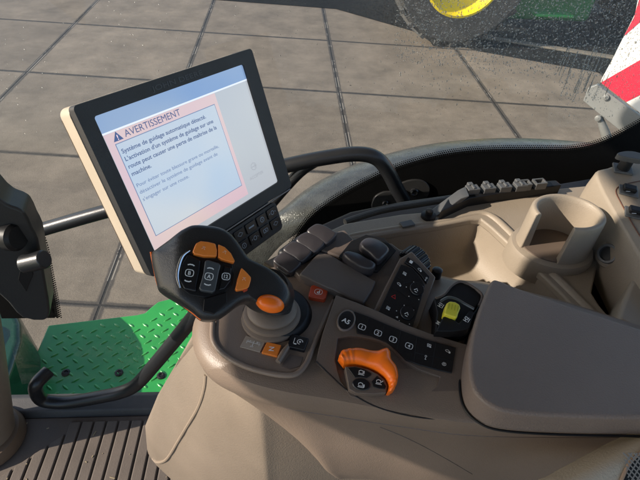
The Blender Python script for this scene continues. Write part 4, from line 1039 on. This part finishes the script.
# =================================================================== SEAT SUSPENSION COVER
ped = thing('seat_pedestal', (-.02, .34, -1.2), 'tall beige moulded pedestal cover standing under the armrest nose', 'pedestal')
def ring_ped(h, xl, xr, yf, yn, skew=0):
    # rounded footprint: xl front (left), xr rear, yn near the camera, yf far
    pts = [(xl, yn + .125), (xl + .02, yf - .01), ((xl + xr) / 2, yf), (xr, yf), (xr, yn + .01), (.10, yn + .008), (-.005, yn + .004), (-.035, yn + .008), (xl * .5 - .02, yn + .055)]
    return spline([Vector((a, b, -h)) for a, b in pts], 5)
P146 = at(146, 431, .83)
mb = MB()
hts = [(.47, -.085, .26, .40, .30), (.52, -.110, .26, .41, .29), (.60, -.145, .26, .42, .285), (.70, -.190, .26, .43, .28), (.80, -.226, .27, .44, .275), (.88, -.236, .27, .44, .27), (.95, -.216, .27, .43, .27), (1.03, -.195, .27, .42, .27), (1.20, -.185, .27, .42, .27)]
mb.loft([ring_ped(*h) for h in reversed(hts)]); build(mb, 'cover', BEIGE_D, ped, ang=60)
PPL = Pl((0,0,0),(0,0,1))
# raised welt following the seam in the moulding
po = [o for o in ped.children][0]
bm_ = bmesh.new(); bm_.from_mesh(po.data); bm_.transform(Matrix.Translation(WLOC[po.name] - Vector((0, 0, CAMZ)))); tree = BVHTree.FromBMesh(bm_); bm_.free()
wp = []
for a, b in ((206,375),(205,386),(202,398),(197,410),(188,425),(179,440),(170,455),(164,461),(157,462),(153,458)):
    hit = tree.ray_cast(Vector((0, 0, 0)), Wd(a, b).normalized())
    if hit[0]: wp.append(hit[0])
if len(wp) > 2:
    mb = MB(); mb.tube(wp, .0028, seg=8); build(mb, 'moulding_seam', plastic('seam_beige', (.22, .17, .125), .6), ped)

def trace(root, pts, r_, mat, name='moulding_crease'):
    trees = []
    for oo in root.children:
        if oo.name.split('.')[0] not in ('shell', 'casing'): continue
        bm_ = bmesh.new(); bm_.from_mesh(oo.data); bm_.transform(Matrix.Translation(WLOC[oo.name] - Vector((0, 0, CAMZ)))); trees.append(BVHTree.FromBMesh(bm_)); bm_.free()
    w_ = []
    for a, b in pts:
        for t_ in trees:
            ht = t_.ray_cast(Vector((0, 0, 0)), Wd(a, b).normalized())
            if ht[0]: w_.append(ht[0])
    if len(w_) > 2:
        mb = MB(); mb.tube(w_, r_, seg=6, n=3); build(mb, name, mat, root)
trace(arm, ((380,427),(400,435),(425,447),(450,461),(472,474)), .0006, TAUPE_D)
plastic('vent_dark', (.10, .07, .045), .6)
mb = MB(); mb.tube([TL - MU * .0009 - MV * .012 - MN * .0345, TL - MU * .0009 - MV * .20 - MN * .0345], .0006, seg=6, smooth=False); build(mb, 'case_seam', MATS['vent_dark'], mon)
# seat corner bottom right
SE = Pl(at(625, 465, .43), (.1, -.45, .9))
se = thing('seat_cushion', at(640, 470, .45), 'pale seat side bolster with black lattice fabric at the bottom right corner', 'seat')
mb = MB(); mb.prism(SE, [(545,500),(575,480),(600,466),(625,452),(660,434),(700,420),(720,520),(600,540)], 0, .05, n=2); build(mb, 'bolster', plastic('seat_cloth', (.50, .43, .33), .8, .8, 500), se, bevel=.01, seg=4)
mb = MB(); mb.prism(SE, [(622,486),(626,474),(632,462),(644,450),(700,440),(700,520),(615,520)], .002, .004); build(mb, 'lattice_backing', BLACK, se, bevel=.0008)
mb = MB(); fr = SE.frame(652, 482, 0, .0022)
for i in range(-7, 8):
    a_ = i * .0055
    for sg in (1, -1):
        t0, t1 = max(-.024, -.024 - a_ * sg), min(.024, .024 - a_ * sg)
        if t1 > t0: mb.ribbon(fr, [((a_ * sg + t0) * sg, t0), ((a_ * sg + t1) * sg, t1)], .0013, z=.0003 if sg > 0 else .0006)
b0 = mb.b
kill = []
for f in b0.faces: pass
build(mb, 'lattice_threads', plastic('thread', (.30, .28, .25), .8), se, smooth=False)
mb = MB(); mb.tube([SE.p(a, b, .001) for a, b in ((615,500),(620,484),(626,470),(634,458),(652,444))], .0016, seg=8); build(mb, 'piping', plastic('piping_tan', (.38, .26, .18), .7), se)

CL = plastic('seat_fabric_dark', (.10, .085, .07), .85, .8, 400)
mb = MB(); mb.box((.10, -.48, -.88), (.80, .10, -.72)); build(mb, 'cushion', CL, se, bevel=.04, seg=4)
mb = MB(); mb.box((.80, -.48, -.80), (.93, .06, -.22)); build(mb, 'backrest', CL, se, bevel=.05, seg=4)
mb = MB(); mb.box((.25, -.34, -1.20), (.70, .0, -.88)); build(mb, 'base', BLACK, se, bevel=.02)
# =================================================================== CAB SHELL beyond the frame
roof = thing('cab_roof', (0, 0, .52), 'cab roof and added sun blocker above the view', 'roof')
mb = MB(); mb.box((-1.15, -1.0, .52), (1.30, 1.32, .66)); build(mb, 'roof_shell', ROOFM, roof, bevel=.04)
mb = MB(); mb.box((-1.06, -.75, .13), (-1.05, .245, .52)); build(mb, 'added_sun_blocker', BLACK, roof)  # unseen panel added to keep the sun off the armrest
mb = MB(); mb.box((-2.3, .25, -2.0), (-1.02, 1.02, -1.19))  # unseen box added to throw shade across the step
tag(build(mb, 'added_shade_box', GREEND, bevel=.06, seg=4), 'added dark green box that shades the entry step', 'bodywork')
bonnet = thing('engine_bonnet', (-2.6, -.1, -1.6), 'green engine bonnet ahead of the cab', 'bonnet')
mb = MB(); mb.box((-4.2, -.75, -1.5), (-1.45, .30, -.62)); build(mb, 'bonnet_panel', GREENS, bonnet, bevel=.08, seg=4)

# =================================================================== FAR TRACTOR
ft = thing('parked_tractor', (3.4, 8.0, -2.56), 'green tractor with yellow wheel rims parked across the slabs beyond the window', 'tractor')
def wheel(cx, cy, r, w, rimr, name='wheel'):
    c_ = Vector((cx, cy, -2.56 + r)); ax = Vector((0, -1, 0))
    mb = MB(); prof = [(rimr, -w/2), (r * .90, -w/2), (r * .955, -w * .42), (r * .965, 0), (r * .955, w * .42), (r * .90, w/2), (rimr, w/2)]
    mb.lathe(c_, ax, prof, seg=72, cap=False)
    nl = 24
    for side in (1, -1):
        for i in range(nl):
            t = 2 * math.pi * (i + (.5 if side < 0 else 0)) / nl; t2 = t - .15
            def P_(tt, rr_, hh): return c_ + Vector((math.cos(tt) * rr_, 0, math.sin(tt) * rr_)) + ax * hh
            dt = .045
            lo_ = [P_(t, r * .93, side * w * .50), P_(t + dt * 1.6, r * .93, side * w * .50), P_(t2 + dt, r * .93, side * w * .02), P_(t2, r * .93, side * w * .02)]
            hi_ = [P_(t, r * .99, side * w * .47), P_(t + dt * 1.4, r * .99, side * w * .47), P_(t2 + dt, r * 1.0, side * w * .02), P_(t2, r * 1.0, side * w * .02)]
            mb.loft([lo_, hi_])
    t_ = build(mb, name, TYRE, ft, ang=30)
    mb = MB(); mb.lathe(c_, ax, [(rimr * 1.0, -w * .48), (rimr * 1.02, w * .50), (rimr * .96, w * .52), (rimr * .92, w * .42), (rimr * .80, w * .22), (rimr * .62, w * .14), (rimr * .40, w * .16), (rimr * .34, w * .26), (rimr * .22, w * .30), (.0001, w * .30)], seg=64, cap=False); build(mb, 'rim', YELP, t_, ang=50)
    for i in range(8):
        t = 2 * math.pi * i / 8; mb = MB(); mb.lathe(c_ + Vector((math.cos(t), 0, math.sin(t))) * rimr * .5 + ax * w * .15, ax, [(.022, 0), (.022, .02), (.012, .024)], seg=10); build(mb, 'wheel_nut', STEEL, t_)
wheel(2.50, 7.50, .99, .52, .55); wheel(2.62, 9.5, .97, .52, .60); wheel(6.3, 7.9, .72, .42, .40); wheel(6.3, 9.3, .72, .42, .40)
mb = MB(); mb.box((2.4, 8.1, -1.95), (7.1, 8.95, -1.55)); build(mb, 'chassis', BLACK, ft, bevel=.05)
mb = MB(); mb.box((3.9, 8.0, -1.55), (7.3, 9.05, -.75)); build(mb, 'bonnet', GREENS, ft, bevel=.10)
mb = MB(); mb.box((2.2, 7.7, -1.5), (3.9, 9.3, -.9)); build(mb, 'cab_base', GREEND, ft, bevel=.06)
mb = MB(); mb.box((2.0, 7.65, .45), (4.0, 9.35, .68)); build(mb, 'roof', GREENS, ft, bevel=.08)
for x_, y_ in ((2.2, 7.8), (3.8, 7.8), (2.2, 9.2), (3.8, 9.2)):
    mb = MB(); mb.box((x_ - .04, y_ - .04, -.9), (x_ + .04, y_ + .04, .45)); build(mb, 'pillar', BLACK, ft)
mb = MB(); mb.box((3.15, 7.55, -2.22), (4.7, 7.95, -1.35)); build(mb, 'fuel_tank', plastic('tank_green', (.012, .13, .035), .35, coat=.3), ft, bevel=.08)
for i in range(3):
    mb = MB(); mb.box((3.75, 7.42 + i * .02, -2.12 + i * .26), (4.35, 7.62, -2.08 + i * .26)); build(mb, 'step', GREENS, ft, bevel=.01)
# dark sheet painting the shade on the ground round the parked tractor
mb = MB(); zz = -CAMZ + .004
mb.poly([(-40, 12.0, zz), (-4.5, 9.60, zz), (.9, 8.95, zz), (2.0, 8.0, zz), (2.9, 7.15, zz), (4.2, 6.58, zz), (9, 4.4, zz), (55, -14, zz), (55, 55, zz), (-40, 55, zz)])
tag(build(mb, 'ground_shade', plastic('ground_shade_dark', (.014, .014, .013), .8, .6, 40, .25, spec=.1), smooth=False), kind='structure')

mb = MB(); mb.prism(Pl((0, 0, -CAMZ + .03), (0, 0, 1)), [(2.9, 7.93, -CAMZ + .03), (2.9, 7.80, -CAMZ + .03), (8.0, 5.78, -CAMZ + .03), (8.0, 5.93, -CAMZ + .03)], depth=.03, world=True)  # pale strip painting the lit ground between the shadows
tag(build(mb, 'lit_strip', plastic('lit_strip_pale', (.16, .14, .11), .8, .5, 60, .2), bevel=.01), kind='structure')
# =================================================================== WARNING SIGN
WS = Pl((1.0, 2.05, -.9), (-.62, -.78, .15))
ws = thing('warning_sign', WS.p(640, 110), 'red and white diagonally striped marker board outside the wet window', 'sign')
sa = [(600,82),(640,113),(760,205),(800,-60),(650,-60),(635,14),(612,60)]
mb = MB(); mb.prism(WS, sa, 0, .012); bd = build(mb, 'board', WHITES, ws, bevel=.002)
for poly in ([(600.8,82.6),(640,60),(720,14),(724,54),(640,95),(626,102)], [(624,36),(634,17),(650,-40),(700,-40),(700,-10),(645,19),(640,22)], [(655,123),(720,88),(760,68),(760,110),(690,150)]):
    mb = MB(); mb.prism(WS, poly, .002, .0015); build(mb, 'red_stripe', REDS, bd)
mb = MB(); mb.prism(WS, [(588,88),(597,84.5),(640,116),(760,210),(750,240),(640,147),(583,101)], .012, .035); build(mb, 'rail', STEEL, ws, bevel=.003)
for x_, y_ in ((606,97),(598,118)):
    mb = MB(); mb.lathe(WS.p(x_, y_, .014), WS.n, [(.012, 0), (.012, .008), (.006, .010)], seg=12); build(mb, 'bolt', STEEL, ws)
mb = MB(); mb.tube([WS.p(599, 116, .0), WS.p(605, 132, -.01), WS.p(612, 158, -.03), WS.p(625, 215, -.06)], [.012, .018, .024, .026], seg=12, smooth=False); build(mb, 'strut', STEEL, ws)

# =================================================================== LIGHT, WORLD, CAMERA
sd = Vector((-.88, -.15, .50)).normalized()
sun = bpy.data.lights.new('sun', 'SUN'); sun.energy = 4.6; sun.angle = rad(.5); sun.color = (1, .89, .76)
so_ = bpy.data.objects.new('sun', sun); C.objects.link(so_); so_.rotation_euler = sd.to_track_quat('Z', 'Y').to_euler()
w = bpy.data.worlds.new('World'); bpy.context.scene.world = w; w.use_nodes = True
bg = w.node_tree.nodes['Background']; bg.inputs['Strength'].default_value = .15
sky = w.node_tree.nodes.new('ShaderNodeTexSky'); sky.sky_type = 'NISHITA'; sky.sun_disc = False
sky.sun_elevation = math.asin(sd.z); sky.sun_rotation = math.atan2(sd.x, sd.y)
w.node_tree.links.new(sky.outputs[0], bg.inputs[0])
cam = bpy.data.cameras.new('camera'); co_ = bpy.data.objects.new('camera', cam); C.objects.link(co_)
cam.sensor_fit = 'HORIZONTAL'; cam.sensor_width = 36; cam.lens = 36 * F / 640; cam.clip_start = .01; cam.clip_end = 300
M = R.to_4x4(); M.translation = Vector((0, 0, CAMZ)); co_.matrix_world = M
bpy.context.scene.camera = co_
vs = bpy.context.scene.view_settings
vs.view_transform = 'Standard'; vs.look = 'None'; vs.gamma = 1; vs.exposure = .65
